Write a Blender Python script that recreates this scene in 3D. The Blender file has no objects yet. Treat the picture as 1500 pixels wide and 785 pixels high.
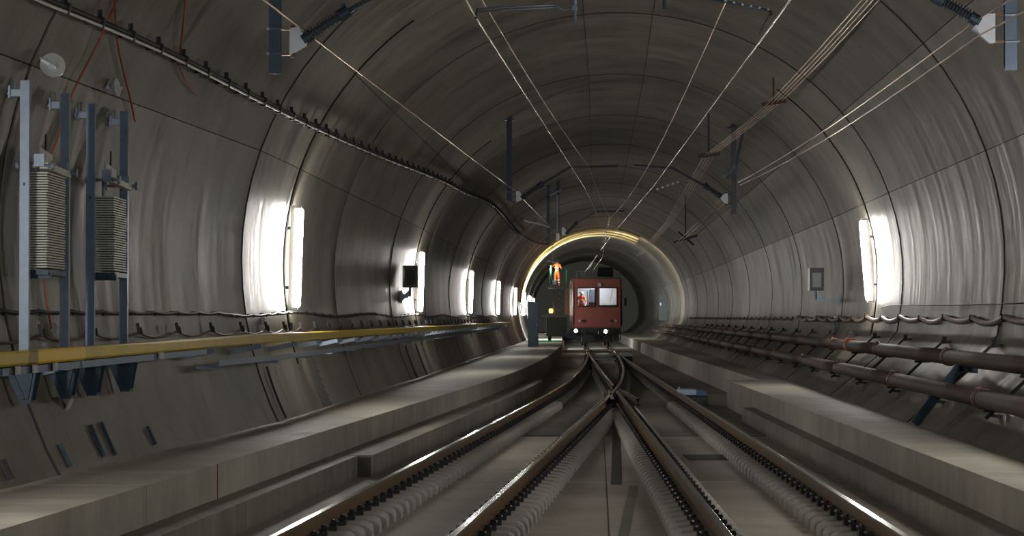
import bpy, math, random
from mathutils import Vector, Matrix
random.seed(7)
C = bpy.context.scene.collection
PI = math.pi

# ------------------------------------------------------------------ camera, world, exposure
F = 3500.0                 # focal length in pixels of the 1500 wide frame
EYE = 1.86                 # eye height above the rail tops (z = 0)
PITCH = math.atan(72.5 / F)
cam = bpy.data.cameras.new('camera')
cam.sensor_fit = 'HORIZONTAL'; cam.sensor_width = 36.0; cam.lens = 36.0 * F / 1500.0
cam.clip_start = 0.1; cam.clip_end = 2000
camo = bpy.data.objects.new('camera', cam); C.objects.link(camo)
camo.location = (0, 0, EYE); camo.rotation_euler = (PI / 2 + PITCH, 0, 0)
bpy.context.scene.camera = camo
w = bpy.data.worlds.new('world'); bpy.context.scene.world = w; w.use_nodes = True
w.node_tree.nodes['Background'].inputs[0].default_value = (0.5, 0.6, 0.75, 1)
w.node_tree.nodes['Background'].inputs[1].default_value = 0.02
vs = bpy.context.scene.view_settings
vs.view_transform = 'Standard'; vs.look = 'None'; vs.gamma = 1.0; vs.use_curve_mapping = False
vs.exposure = 0.0
LAMP = 125.0                # radiance of the fluorescent tubes
LAMP_COL = (1.0, 0.97, 0.9, 1)

# cool floodlight added behind the viewer for cold light on facing sides
fl = bpy.data.lights.new('added_flood', 'SPOT'); fl.energy = 1500; fl.color = (.72, .85, 1); fl.spot_size = 1.2; fl.spot_blend = .8; fl.shadow_soft_size = .4
flo = bpy.data.objects.new('added_flood', fl); C.objects.link(flo); flo.location = (1.6, -14, 3.3); flo.rotation_euler = (Vector((1.6, 40, 3.0)) - flo.location).to_track_quat('-Z', 'Y').to_euler()

# ------------------------------------------------------------------ materials
def nodes(name):
    m = bpy.data.materials.new(name); m.use_nodes = True
    nt = m.node_tree; b = nt.nodes['Principled BSDF']
    return m, nt, b, lambda t: nt.nodes.new(t)
def plain(name, col, rough=0.5, metal=0.0, noise=0.25, scale=8.0, bump=0.0, spec=None):
    m, nt, b, N = nodes(name); L = nt.links.new
    tc = N('ShaderNodeTexCoord'); nz = N('ShaderNodeTexNoise'); nz.inputs['Scale'].default_value = scale
    nz.inputs['Detail'].default_value = 5
    L(tc.outputs['Object'], nz.inputs['Vector'])
    mx = N('ShaderNodeMix'); mx.data_type = 'RGBA'
    d = [max(0, c * (1 - noise)) for c in col]; u = [min(1, c * (1 + noise)) for c in col]
    mx.inputs[6].default_value = (*d, 1); mx.inputs[7].default_value = (*u, 1)
    L(nz.outputs['Fac'], mx.inputs[0]); L(mx.outputs[2], b.inputs['Base Color'])
    b.inputs['Roughness'].default_value = rough; b.inputs['Metallic'].default_value = metal
    if spec is not None: b.inputs['Specular IOR Level'].default_value = spec
    if bump:
        bp = N('ShaderNodeBump'); bp.inputs['Strength'].default_value = bump; bp.inputs['Distance'].default_value = .01
        L(nz.outputs['Fac'], bp.inputs['Height']); L(bp.outputs[0], b.inputs['Normal'])
    return m
def emit(name, col, s):
    m, nt, b, N = nodes(name)
    b.inputs['Base Color'].default_value = (.8, .8, .8, 1)
    b.inputs['Emission Color'].default_value = (*col[:3], 1); b.inputs['Emission Strength'].default_value = s
    return m
def concrete(name, dark, light, use_uv, sc_u, sc_v, rough=(.4, .65), stain=.5):
    """streaked, stained concrete; u runs round the bore or across, v along the tunnel"""
    m, nt, b, N = nodes(name); L = nt.links.new
    tc = N('ShaderNodeTexCoord'); src = tc.outputs['UV' if use_uv else 'Object']
    mp = N('ShaderNodeMapping'); mp.inputs['Scale'].default_value = (sc_u, sc_v, sc_u); L(src, mp.inputs[0])
    st = N('ShaderNodeTexNoise'); st.inputs['Scale'].default_value = 1; st.inputs['Detail'].default_value = 9; st.inputs['Roughness'].default_value = .72
    L(mp.outputs[0], st.inputs['Vector'])
    bl = N('ShaderNodeTexNoise'); bl.inputs['Scale'].default_value = .55; bl.inputs['Detail'].default_value = 8; bl.inputs['Roughness'].default_value = .62
    L(src, bl.inputs['Vector'])
    fine = N('ShaderNodeTexNoise'); fine.inputs['Scale'].default_value = 9; fine.inputs['Detail'].default_value = 6
    L(src, fine.inputs['Vector'])
    a1 = N('ShaderNodeMath'); a1.operation = 'MULTIPLY_ADD'; a1.inputs[1].default_value = .5
    L(st.outputs['Fac'], a1.inputs[0])
    a2 = N('ShaderNodeMath'); a2.operation = 'MULTIPLY'; a2.inputs[1].default_value = .5
    L(bl.outputs['Fac'], a2.inputs[0]); L(a2.outputs[0], a1.inputs[2])
    rp = N('ShaderNodeValToRGB'); rp.color_ramp.elements[0].position = .38; rp.color_ramp.elements[1].position = .62
    rp.color_ramp.elements[0].color = (*dark, 1); rp.color_ramp.elements[1].color = (*light, 1)
    L(a1.outputs[0], rp.inputs[0])
    # dark stains with a shape of their own
    sm = N('ShaderNodeMapping'); sm.inputs['Scale'].default_value = (.55, 1.5, .55); L(src, sm.inputs[0])
    sn = N('ShaderNodeTexNoise'); sn.inputs['Scale'].default_value = 1.3; sn.inputs['Detail'].default_value = 9; sn.inputs['Roughness'].default_value = .7
    L(sm.outputs[0], sn.inputs['Vector'])
    sr = N('ShaderNodeValToRGB'); sr.color_ramp.elements[0].position = .57; sr.color_ramp.elements[1].position = .70
    L(sn.outputs['Fac'], sr.inputs[0])
    sf = N('ShaderNodeMath'); sf.operation = 'MULTIPLY'; sf.inputs[1].default_value = stain; L(sr.outputs[0], sf.inputs[0])
    mx = N('ShaderNodeMix'); mx.data_type = 'RGBA'; L(sf.outputs[0], mx.inputs[0]); L(rp.outputs[0], mx.inputs[6])
    mx.inputs[7].default_value = (dark[0] * .5, dark[1] * .5, dark[2] * .5, 1)
    L(mx.outputs[2], b.inputs['Base Color'])
    rr = N('ShaderNodeMapRange'); rr.inputs[3].default_value = rough[0]; rr.inputs[4].default_value = rough[1]
    rr.inputs[1].default_value = .35; rr.inputs[2].default_value = .65
    L(st.outputs['Fac'], rr.inputs[0]); L(rr.outputs[0], b.inputs['Roughness'])
    ad = N('ShaderNodeMath'); ad.operation = 'ADD'; L(st.outputs['Fac'], ad.inputs[0]); L(fine.outputs['Fac'], ad.inputs[1])
    bp = N('ShaderNodeBump'); bp.inputs['Strength'].default_value = .2; bp.inputs['Distance'].default_value = .015
    L(ad.outputs[0], bp.inputs['Height']); L(bp.outputs[0], b.inputs['Normal'])
    return m
M = {}
M['lining'] = concrete('lining concrete', (.092, .081, .066), (.295, .267, .22), True, .30, 3.2, (.33, .62), .75)
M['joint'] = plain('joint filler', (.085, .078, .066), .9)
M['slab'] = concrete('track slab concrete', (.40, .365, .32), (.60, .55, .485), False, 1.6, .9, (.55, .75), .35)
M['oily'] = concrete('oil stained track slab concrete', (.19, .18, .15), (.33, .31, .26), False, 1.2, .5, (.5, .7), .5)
M['walk'] = concrete('walkway concrete', (.36, .335, .29), (.60, .56, .49), False, .6, 1.8, (.55, .75), .3)
M['ledge'] = concrete('trough concrete', (.17, .158, .135), (.38, .35, .30), False, .5, 2.2, (.55, .75), .6)
M['block'] = plain('sleeper concrete', (.5, .48, .44), .7, 0, .25, 6)
M['drain'] = plain('dark recess concrete', (.07, .066, .058), .6)  # dark tone for joint gaps; stands for shade in slot and wall recess
M['rust'] = plain('rail rust brown', (.2, .12, .06), .48, .3, .35, 5)
M['polish'] = plain('polished rail top', (.62, .6, .56), .2, 1.0, .08, 3)
M['clip'] = plain('black spring clip', (.018, .018, .02), .5)
M['galv'] = plain('galvanised steel', (.25, .30, .37), .5, .5, .18, 14)
M['bluesteel'] = plain('blue grey galvanised steel', (.16, .21, .28), .42, .6, .2, 10)
M['darksteel'] = plain('dark blue steel', (.035, .065, .095), .5, .3, .25, 10)
M['whitesteel'] = plain('bright zinc sheet', (.62, .65, .72), .45, .3, .1, 10)
M['zinc'] = plain('polished zinc', (.75, .77, .76), .3, .5, .1, 10)
M['black'] = plain('black rubber', (.015, .015, .016), .55)
M['white'] = plain('white plastic conduit', (.72, .7, .66), .45, 0, .05)
M['plate'] = plain('cast weight plate', (.66, .67, .6), .6, .1, .25, 12)
M['yellow'] = plain('yellow paint', (.68, .50, .03), .42, 0, .2, 3)
M['yellowbright'] = plain('bright yellow paint', (.95, .63, .0), .4, 0, .06, 3)  # brighter yellow for one short beam length
M['ochre'] = plain('ochre painted tape', (.36, .23, .01), .45, 0, .1, 3)
M['pipe'] = plain('brown painted pipe', (.105, .07, .058), .66, .0, .3, 4)
M['pipered'] = plain('red brown primer', (.17, .08, .062), .5, .1, .3, 6)
M['orangered'] = plain('orange red tape', (.75, .16, .07), .55)
M['hose'] = plain('dusty brown hose', (.30, .22, .19), .5, 0, .25, 7)
M['rope'] = plain('orange earthing cord', (.42, .11, .045), .6)
M['copper'] = plain('bronze wire', (.62, .42, .30), .28, 1.0, .15, 5)
M['wire'] = plain('worn copper contact wire', (.8, .7, .58), .25, 1.0, .1, 5)
M['insul'] = plain('grey silicone insulator', (.075, .085, .11), .45)
M['tube'] = emit('fluorescent tube', LAMP_COL, LAMP)
M['housing'] = plain('lamp housing', (.55, .55, .53), .5)
M['bodyred'] = plain('faded red rail paint', (.40, .125, .10), .4, 0, .22, 1.6)
M['roof'] = plain('dusty roof sheet', (.12, .09, .08), .6)
M['cabwhite'] = plain('cab wall paint', (.62, .68, .68), .5, 0, .08)
M['cablamp'] = emit('cab light', (.85, .95, 1), 26.0)
M['headwarm'] = emit('warm headlight', (1, .82, .62), 30.0)
M['headcool'] = emit('cool headlight', (.82, .85, 1), 40.0)
M['beacon'] = emit('amber beacon', (1, .42, .04), 12.0)
M['orange'] = plain('orange work wear', (.9, .17, .03), .7, 0, .12, 5)
M['reflect'] = plain('silver tape', (.8, .82, .85), .4)
M['skin'] = plain('skin', (.5, .3, .22), .6)
M['green'] = plain('green paint', (.04, .36, .12), .5)
M['machine'] = plain('grey machine paint', (.2, .22, .21), .5)
M['machinedark'] = plain('dark machine paint', (.045, .055, .05), .5)
M['plank'] = plain('pale timber', (.36, .32, .22), .7)
M['bluewhite'] = plain('pale blue plastic', (.50, .62, .9), .4, 0, .06)
M['bluedark'] = plain('blue plastic', (.06, .13, .36), .4, 0, .1)
M['litstrand'] = plain('pale yellow lit strand', (.62, .5, .24), .42, 0, .15, 4)  # yellow of the lit lining put into the strand colour
M['tag'] = plain('white label', (.62, .62, .62), .6, 0, .15, 30)
M['redpaint'] = plain('red paint mark', (.3, .03, .03), .7)
M['panelglass'] = plain('blue grey sign face', (.13, .16, .19), .35)
gm, gnt, gb, GN = nodes('windscreen glass')
gb.inputs['Transmission Weight'].default_value = 1; gb.inputs['Roughness'].default_value = .02; gb.inputs['IOR'].default_value = 1.1
M['glass'] = gm

# ------------------------------------------------------------------ mesh helpers
ORG = {}
def tag(o, label=None, cat=None, group=None, kind=None):
    if label: o['label'] = label
    if cat: o['category'] = cat
    if group: o['group'] = group
    if kind: o['kind'] = kind
    return o
def empty(name, loc, label, cat, group=None):
    o = bpy.data.objects.new(name, None); C.objects.link(o); o.location = loc; o.empty_display_size = .2
    ORG[o] = Vector(loc)
    return tag(o, label, cat, group)
def inst(name, mesh, loc, parent=None):
    """an object that shares mesh data; loc in world metres"""
    o = bpy.data.objects.new(name, mesh); C.objects.link(o); ORG[o] = Vector(loc)
    if parent:
        o.parent = parent; o.location = Vector(loc) - ORG[parent]
    else: o.location = loc
    return o
class MB:
    def __init__(s): s.v = []; s.f = []; s.uv = []
    def add(s, vs_, fs): n = len(s.v); s.v += [tuple(p) for p in vs_]; s.f += [tuple(i + n for i in f) for f in fs]; return s
    def box(s, c, d, R=None):
        c = Vector(c); h = Vector(d) / 2; P = []
        for z in (-1, 1):
            for x, y in ((-1, -1), (1, -1), (1, 1), (-1, 1)):
                q = Vector((x * h.x, y * h.y, z * h.z))
                P.append(c + (R @ q if R else q))
        return s.add(P, [(3, 2, 1, 0), (4, 5, 6, 7), (0, 1, 5, 4), (1, 2, 6, 5), (2, 3, 7, 6), (3, 0, 4, 7)])
    def bar(s, a, b, w_, h_, up=(0, 0, 1)):
        a = Vector(a); b = Vector(b); y = (b - a); L = y.length; y.normalize(); up = Vector(up)
        x = y.cross(up)
        if x.length < 1e-4: x = y.cross(Vector((1, 0, 0)))
        x.normalize(); z = x.cross(y)
        return s.box((a + b) / 2, (w_, L, h_), Matrix((x, y, z)).transposed())
    def prism(s, poly, axis, t0, t1):
        """poly of 2D points extruded along axis 'x','y' or 'z'"""
        def mk(p, t): return {'y': (p[0], t, p[1]), 'x': (t, p[0], p[1]), 'z': (p[0], p[1], t)}[axis]
        n = len(poly)
        return s.add([mk(p, t0) for p in poly] + [mk(p, t1) for p in poly],
                     [tuple(range(n))[::-1], tuple(range(n, 2 * n))] + [(i, (i + 1) % n, n + (i + 1) % n, n + i) for i in range(n)])
    def tube(s, pts, r, n=8, radii=None):
        pts = [Vector(p) for p in pts]; k = len(pts); V = []; Fc = []
        px = None
        for i, p in enumerate(pts):
            t = (pts[min(i + 1, k - 1)] - pts[max(i - 1, 0)]).normalized()
            if px is None:
                a = Vector((0, 0, 1)) if abs(t.z) < .9 else Vector((1, 0, 0)); px = t.cross(a).normalized()
            else:
                px = (px - t * px.dot(t)).normalized()
            py = t.cross(px); rr = radii[i] if radii else r
            V += [p + (px * math.cos(2 * PI * j / n) + py * math.sin(2 * PI * j / n)) * rr for j in range(n)]
        for i in range(k - 1):
            for j in range(n): Fc.append((i * n + j, i * n + (j + 1) % n, (i + 1) * n + (j + 1) % n, (i + 1) * n + j))
        Fc += [tuple(range(n))[::-1], tuple((k - 1) * n + j for j in range(n))]
        return s.add(V, Fc)
    def disc(s, c, axis, r, t, n=24): c = Vector(c); a = Vector(axis).normalized() * t / 2; return s.tube([c - a, c + a], r, n)
    def build(s, name, mat, parent=None, smooth=False, origin=None):
        me = bpy.data.meshes.new(name)
        if parent is not None: o0 = Vector(origin) if origin else ORG[parent]
        elif origin: o0 = Vector(origin)
        else:
            xs = [p[0] for p in s.v]; ys = [p[1] for p in s.v]; zs = [p[2] for p in s.v]
            o0 = Vector(((min(xs) + max(xs)) / 2, (min(ys) + max(ys)) / 2, min(zs)))
        me.from_pydata([(p[0] - o0.x, p[1] - o0.y, p[2] - o0.z) for p in s.v], [], s.f)
        if s.uv:
            ul = me.uv_layers.new(name='UVMap')
            for lp in me.loops: ul.data[lp.index].uv = s.uv[lp.vertex_index]
        me.materials.append(M[mat] if isinstance(mat, str) else mat)
        if smooth: me.polygons.foreach_set('use_smooth', [True] * len(me.polygons))
        me.update()
        return inst(name, me, o0, parent)

# ------------------------------------------------------------------ the line of the tunnel and of the two tracks (plan, metres)
def spline(P):
    n = len(P)
    def f(d):
        if d <= P[0][0]: s0 = (P[1][1] - P[0][1]) / (P[1][0] - P[0][0]); return P[0][1] + s0 * (d - P[0][0])
        if d >= P[-1][0]: s1 = (P[-1][1] - P[-2][1]) / (P[-1][0] - P[-2][0]); return P[-1][1] + s1 * (d - P[-1][0])
        i = max(k for k in range(n - 1) if P[k][0] <= d)
        def tg(k):
            a = max(k - 1, 0); b_ = min(k + 1, n - 1); return (P[b_][1] - P[a][1]) / (P[b_][0] - P[a][0])
        h = P[i + 1][0] - P[i][0]; t = (d - P[i][0]) / h
        return ((2 * t**3 - 3 * t**2 + 1) * P[i][1] + (t**3 - 2 * t**2 + t) * h * tg(i)
                + (-2 * t**3 + 3 * t**2) * P[i + 1][1] + (t**3 - t**2) * h * tg(i + 1))
    return f
axis = spline([(-60, -2.1), (0, .25), (35.4, 1.66), (47.4, 2.11), (59.4, 2.60), (85, 3.5), (110, 4.36), (150, 5.7), (167, 6.15), (230, 7.5), (340, 9.5)])
trkB = spline([(-60, .97), (20.34, 2.6), (60, 3.405), (100, 4.217), (125, 4.76), (150, 5.36), (200, 6.6), (340, 9.6)])
_a = spline([(-60, -7.5), (0, -2.856), (20.34, -1.28), (40, .244), (55, 1.40), (63, 1.98), (72, 2.54), (89, 3.38), (110, 4.22), (128, 4.78), (145, 5.23)])
def trkA(d):
    if d > 140: return trkB(d)
    if d > 118: t = (d - 118) / 22; t = t * t * (3 - 2 * t); return _a(d) * (1 - t) + trkB(d) * t
    return _a(d)
RA, RV, ZC = 5.65, 5.2, 2.73          # half width, crown height over the centre, centre height
def wl(d): return max(0.0, 36 - d) * .045 if d > -20 else 2.5
def sect(a, d, grow=0.0):
    """point (x, z) of the bore at angle a (0 = right, pi/2 = crown)"""
    c, s_ = math.cos(a), math.sin(a)
    if s_ >= 0: x, z = (RA + grow) * c, ZC + (RV + grow) * s_
    else: x, z = (RA + grow) * c, ZC + (RA + grow) * s_
    a0 = math.radians(-13.8)
    if c > 0 and a < a0:                     # lower right wall leans in towards the walkway
        t = (a0 - a) / math.radians(11.5)
        x0, z0 = RA * math.cos(a0), ZC + RA * math.sin(a0)
        x, z = x0 + (4.2 - x0) * t + grow * .7, z0 + (.315 - z0) * t - grow * .6
    if c < 0: x += wl(d) * c
    return axis(d) + x, z
def wall_pt(d, deg, off=0.0):
    x, z = sect(math.radians(deg), d, -off); return Vector((x, d, z))
def left_x(z, d): 
    b_ = RV if z > ZC else RA
    c = math.sqrt(max(0, 1 - ((z - ZC) / b_) ** 2)); return axis(d) - RA * c - wl(d) * c
def right_x(z, d):
    if z < 1.38: t = (1.38 - z) / (1.38 - .315); return axis(d) + 5.487 + (4.2 - 5.487) * t
    b_ = RV if z > ZC else RA
    return axis(d) + RA * math.sqrt(max(0, 1 - ((z - ZC) / b_) ** 2))
def at(px, py, d):
    """the point at distance d along the tunnel that the photograph shows at (px, py)"""
    u = (px - 750) / F; v = (392.5 - py) / F
    k = d / (math.cos(PITCH) - v * math.sin(PITCH))
    return Vector((u * k, d, EYE + k * (math.sin(PITCH) + v * math.cos(PITCH))))
def hit(px, py, off=0.0):
    """the point of the bore (off metres inside it) seen at (px, py) in the photograph"""
    def inside(d):
        p = at(px, py, d); x = p.x - axis(d); z = p.z - ZC
        if x < 0: x /= (1 + wl(d) / RA)
        b_ = RV if z > 0 else RA
        if x > 0 and p.z < 1.38: return p.x < right_x(p.z, d) - off
        return (x / (RA - off)) ** 2 + (z / (b_ - off)) ** 2 < 1
    a, b_ = 4.0, 330.0
    d = a
    while d < 330 and inside(d): d *= 1.02
    lo, hi = d / 1.02, d
    for _ in range(30):
        mid = (lo + hi) / 2
        if inside(mid): lo = mid
        else: hi = mid
    return at(px, py, lo)
def smooth_path(P, per=6):
    P = [Vector(p) for p in P]; out = []
    for i in range(len(P) - 1):
        p0 = P[max(i - 1, 0)]; p1 = P[i]; p2 = P[i + 1]; p3 = P[min(i + 2, len(P) - 1)]
        for k in range(per):
            t = k / per
            out.append(.5 * ((2 * p1) + (p2 - p0) * t + (2 * p0 - 5 * p1 + 4 * p2 - p3) * t * t + (3 * p1 - p0 - 3 * p2 + p3) * t**3))
    out.append(P[-1]); return out

# ------------------------------------------------------------------ the setting: lining, floor, walkways
JOINT0, RING = 35.4, 12.0
Y0, Y1 = JOINT0 - 6 * RING, JOINT0 + 19 * RING
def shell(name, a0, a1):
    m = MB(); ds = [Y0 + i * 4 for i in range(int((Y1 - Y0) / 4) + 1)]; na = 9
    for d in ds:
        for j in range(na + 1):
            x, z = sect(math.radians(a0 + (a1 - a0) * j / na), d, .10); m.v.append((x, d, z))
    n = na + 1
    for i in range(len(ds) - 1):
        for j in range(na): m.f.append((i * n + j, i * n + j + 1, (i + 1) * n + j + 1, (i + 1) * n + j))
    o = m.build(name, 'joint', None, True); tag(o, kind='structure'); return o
def panel(parent, y0, y1, a0, a1, step):
    m = MB(); nd, na = 4, max(2, int(abs(a1 - a0) / 4.5)); gap = .026
    ga = .06
    for i in range(nd + 1):
        d = y0 + gap + (y1 - y0 - 2 * gap) * i / nd
        g = -step * (1 - i / nd)
        for j in range(na + 1):
            a = a0 + ga + (a1 - a0 - 2 * ga) * j / na
            x, z = sect(math.radians(a), d, g); m.v.append((x, d, z)); m.uv.append((math.radians(a) * RA, d))
    n = na + 1
    for i in range(nd):
        for j in range(na): m.f.append((i * n + j, i * n + j + 1, (i + 1) * n + j + 1, (i + 1) * n + j))
    rim = [j for j in range(na + 1)] + [i * n + na for i in range(1, nd + 1)] + [nd * n + j for j in range(na - 1, -1, -1)] + [i * n for i in range(nd - 1, 0, -1)]
    k = len(rim); b0 = len(m.v)
    for r in rim: m.v.append(m.v[r]); m.uv.append(m.uv[r])
    base = len(m.v)
    for r in rim:
        x, d, z = m.v[r]; cx = axis(d); q = Vector((x - cx, 0, z - ZC)); q = q * (1 + .09 / q.length)
        m.v.append((cx + q.x, d, ZC + q.z)); m.uv.append(m.uv[r])
    nf = len(m.f); m.f += [(b0 + i, base + i, base + (i + 1) % k, b0 + (i + 1) % k) for i in range(k)]
    o = m.build('lining_panel', 'lining', parent)
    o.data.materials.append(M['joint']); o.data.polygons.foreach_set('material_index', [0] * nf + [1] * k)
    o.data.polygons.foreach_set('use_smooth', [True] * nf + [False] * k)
    o.data.update()
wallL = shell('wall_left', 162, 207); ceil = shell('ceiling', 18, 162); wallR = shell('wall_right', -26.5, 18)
for i in range(25):
    y0 = Y0 + i * RING; y1 = y0 + RING
    panel(wallR, y0, y1, -26.5, 18, .014); panel(wallL, y0, y1, 162, 207, .014)
    for a0, a1 in ((18, 38), (38, 83), (83, 97), (97, 142), (142, 162)): panel(ceil, y0, y1, a0, a1, .014)

m = MB(); n = 40; D = 258.5; V = [(axis(D), D, ZC)] + [(sect(math.radians(-60 + 300 * j / n), D, .15)[0], D, max(-1, ZC + (RA + .3) * math.sin(math.radians(-60 + 300 * j / n)))) for j in range(n + 1)]
m.add(V + [(p[0], p[1] + .3, p[2]) for p in V], [(0, j + 1, j + 2) for j in range(n)] + [(n + 2, n + 4 + j, n + 3 + j) for j in range(n)]); tag(m.build('wall_end_added', 'lining'), kind='structure')  # added wall that catches light where the far bore would be black
ZS, ZW, ZL = -.36, .315, -.055         # track slab, walkway, cable trough ledge
def ribbon(m, f0, f1, z0, z1, y0, y1, step=3.0, top=None):
    """solid with plan edges f0(d) < f1(d) between y0 and y1"""
    n = max(1, int(round((y1 - y0) / step))); V = []; Fc = []
    for i in range(n + 1):
        d = y0 + (y1 - y0) * i / n
        V += [(f0(d), d, z0), (f1(d), d, z0), (f1(d), d, z1), (f0(d), d, z1)]
    for i in range(n):
        a, b_ = 4 * i, 4 * i + 4
        Fc += [(a + j, a + (j + 1) % 4, b_ + (j + 1) % 4, b_ + j) for j in range(4)]
    Fc += [(3, 2, 1, 0), tuple(4 * n + j for j in range(4))]
    return m.add(V, Fc)
fm = MB(); ribbon(fm, lambda d: axis(d) - 7.5, lambda d: axis(d) + 6.0, ZS - .5, ZS - .06, Y0, Y1, 6)
floor = tag(fm.build('floor', 'drain'), kind='structure')
js = [-40, -18.3, -5.6, 7, 19.6, 32.3, 44.9, 57.5, 82, 107, 132, 160, 190, 220, 258]
for a, b_ in zip(js, js[1:]):
    g1 = .28 if b_ == 44.9 else .08
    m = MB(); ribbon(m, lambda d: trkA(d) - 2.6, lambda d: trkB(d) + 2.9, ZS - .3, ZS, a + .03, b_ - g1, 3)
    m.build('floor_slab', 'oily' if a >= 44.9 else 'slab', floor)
# left walkway, its cable trough, and the right ones
trims = []
def trim(name, mat, f0, f1, z0, z1, joints, piece, gap=.012):
    m = MB(); ribbon(m, lambda d: f0(d) + .03, lambda d: f1(d) - .03, z0, z1 - .03, joints[0], joints[-1], 4)
    t = tag(m.build(name, 'drain'), kind='structure')
    for a, b_ in zip(joints, joints[1:]):
        q = MB(); ribbon(q, f0, f1, z0, z1, a + gap, b_ - gap, 2.0); q.build(piece, mat, t)
    return t
jw = [-36.6, -24.6, -12.6, -2, 10, 22.07, 34.6, 47.4, 59.4, 71.4, 83.4, 95.4, 107.4, 131.4, 155.4, 179.4, 215.4, 258]
wkL = trim('trim_1', 'walk', lambda d: left_x(.315, d) - .25, lambda d: trkA(d) - 2.22, -.5, ZW, jw, 'walkway_slab')
jl = [-36, -20, -8, 1, 7, 13, 17, 21, 25, 29.2, 33.2]
trim('trim_2', 'ledge', lambda d: trkA(d) - 2.3, lambda d: trkA(d) - 1.86, -.5, ZL, jl, 'trough_block')
jl2 = [33.3, 38, 43, 48, 53, 58, 63, 68, 73]
trim('trim_3', 'ledge', lambda d: trkA(d) - 2.3, lambda d: trkA(d) - 1.66, -.5, ZL + .0, jl2, 'trough_block')
wkR = trim('trim_4', 'walk', lambda d: trkB(d) + 1.93, lambda d: right_x(.315, d) + .25, -.5, ZW, [-36.6, -12, 0, 12, 20.3, 35.4, 47.4, 59.2], 'walkway_slab')
trim('trim_5', 'walk', lambda d: trkB(d) + 2.75, lambda d: right_x(.315, d) + .25, -.5, ZW, [59.25, 71.4, 83.4, 107.4, 143.4, 191.4, 258], 'walkway_slab')
trim('trim_6', 'ledge', lambda d: trkB(d) + 1.68, lambda d: trkB(d) + 2.1, -.5, ZL, [-36, -12, 0, 8, 14, 20.6, 26, 31, 36, 41, 46, 51], 'trough_block')
# red paint strokes on the walkway face
m = MB(); d = 25.3; x = trkA(d) - 2.22
m.box((x, d, .02), (.012, .035, .58)); m.build('paint_mark', 'redpaint', wkL)
m = MB(); xe = trkA(22.07) - 2.22; xi = left_x(.315, 22.07)
m.box(((xe + xi) / 2, 22.07, ZW - .02), (xe - xi, .05, .046)); m.box((xe - .015, 22.07, .0), (.04, .05, .64)); m.build('joint_mortar', 'block', wkL)
# dark strip standing in for the shaded open drain slot, cover plates
def stamp(name, f0, f1, y0, y1, mat, z=.004, step=2):
    m = MB(); ribbon(m, f0, f1, ZS - .02, ZS + z, y0, y1, step); return m.build(name, mat, floor)
mid = lambda d: at(903, 640, d).x
stamp('slot_shade', lambda d: mid(d) - .075, lambda d: mid(d) + .075, 31.8, 48.5, 'drain')
stamp('drain_channel', lambda d: at(925, 740, d).x - .03 - (31.6 - d) * .015, lambda d: at(925, 740, d).x + .09 - (31.6 - d) * .015, 20, 31.6, 'oily', .002)
stamp('cable_seam', lambda d: mid(d) - .14 + (31.6 - d) * .008, lambda d: mid(d) - .125 + (31.6 - d) * .008, 20, 48, 'drain', .002)
stamp('cover_plate', lambda d: 2.76, lambda d: 3.44, 37.2, 38.6, 'drain', .012)
stamp('cover_plate', lambda d: trkA(d) - .5, lambda d: trkA(d) + .5, 44.7, 45.3, 'drain', .004)

# ------------------------------------------------------------------ rails
def rail(f, y0, y1, label, head='polish', name='rail', step=1.5):
    prof = [(-.07, -.172), (.07, -.172), (.07, -.16), (.012, -.14), (.012, -.05), (.036, -.038), (.036, -.003), (-.036, -.003), (-.036, -.038), (-.012, -.05), (-.012, -.14), (-.07, -.16)]
    n = int((y1 - y0) / step); m = MB(); t = MB(); k = len(prof); V = []; Fc = []; T = []; Tf = []
    tp = [(-.036, -.003), (-.03, .0), (.03, .0), (.036, -.003), (.036, -.012), (-.036, -.012)]
    for i in range(n + 1):
        d = y0 + (y1 - y0) * i / n; x = f(d)
        V += [(x + p[0], d, p[1]) for p in prof]; T += [(x + p[0] * 1.01, d, p[1]) for p in tp]
    for i in range(n):
        Fc += [(i * k + j, i * k + (j + 1) % k, (i + 1) * k + (j + 1) % k, (i + 1) * k + j) for j in range(k)]
        Tf += [(i * 6 + j, i * 6 + (j + 1) % 6, (i + 1) * 6 + (j + 1) % 6, (i + 1) * 6 + j) for j in range(6)]
    m.add(V, Fc); t.add(T, Tf)
    o = m.build(name, 'rust'); tag(o, label, 'rail'); t.build('running_surface', head, o, False); return o
GA = .765; GB = .74
r1 = lambda d: trkA(d) - (GA if d < 100 else .755); r2 = lambda d: trkA(d) + (GA if d < 60 else .755)
r3 = lambda d: trkB(d) - (GB + .01); r4 = lambda d: trkB(d) + GB + .015
rail(r1, -30, 257, 'leftmost running rail with rusty brown side, curving right toward the red railcar')
rail(r2, -30, 131, 'second rail from the left, crossing at the frog then curving away right')
rail(r3, -30, 60.6, 'third rail from the left, running straight from the bottom edge up to the frog')
rail(r3, 65.5, 131, 'straight closure rail between the frog and the red railcar, brownish head')
rail(r4, -30, 257, 'rightmost running rail, straight along the right trough ledge with shiny far head')
rail(lambda d: r3(61.5) + .13 + (61.5 - d) * .012, 55, 62.5, 'short wing rail splayed right beside the frog nose')
rail(lambda d: r2(61.5) - .13 - (61.5 - d) * .03, 54.5, 61.5, 'short wing rail splayed left beside the frog nose')
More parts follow.
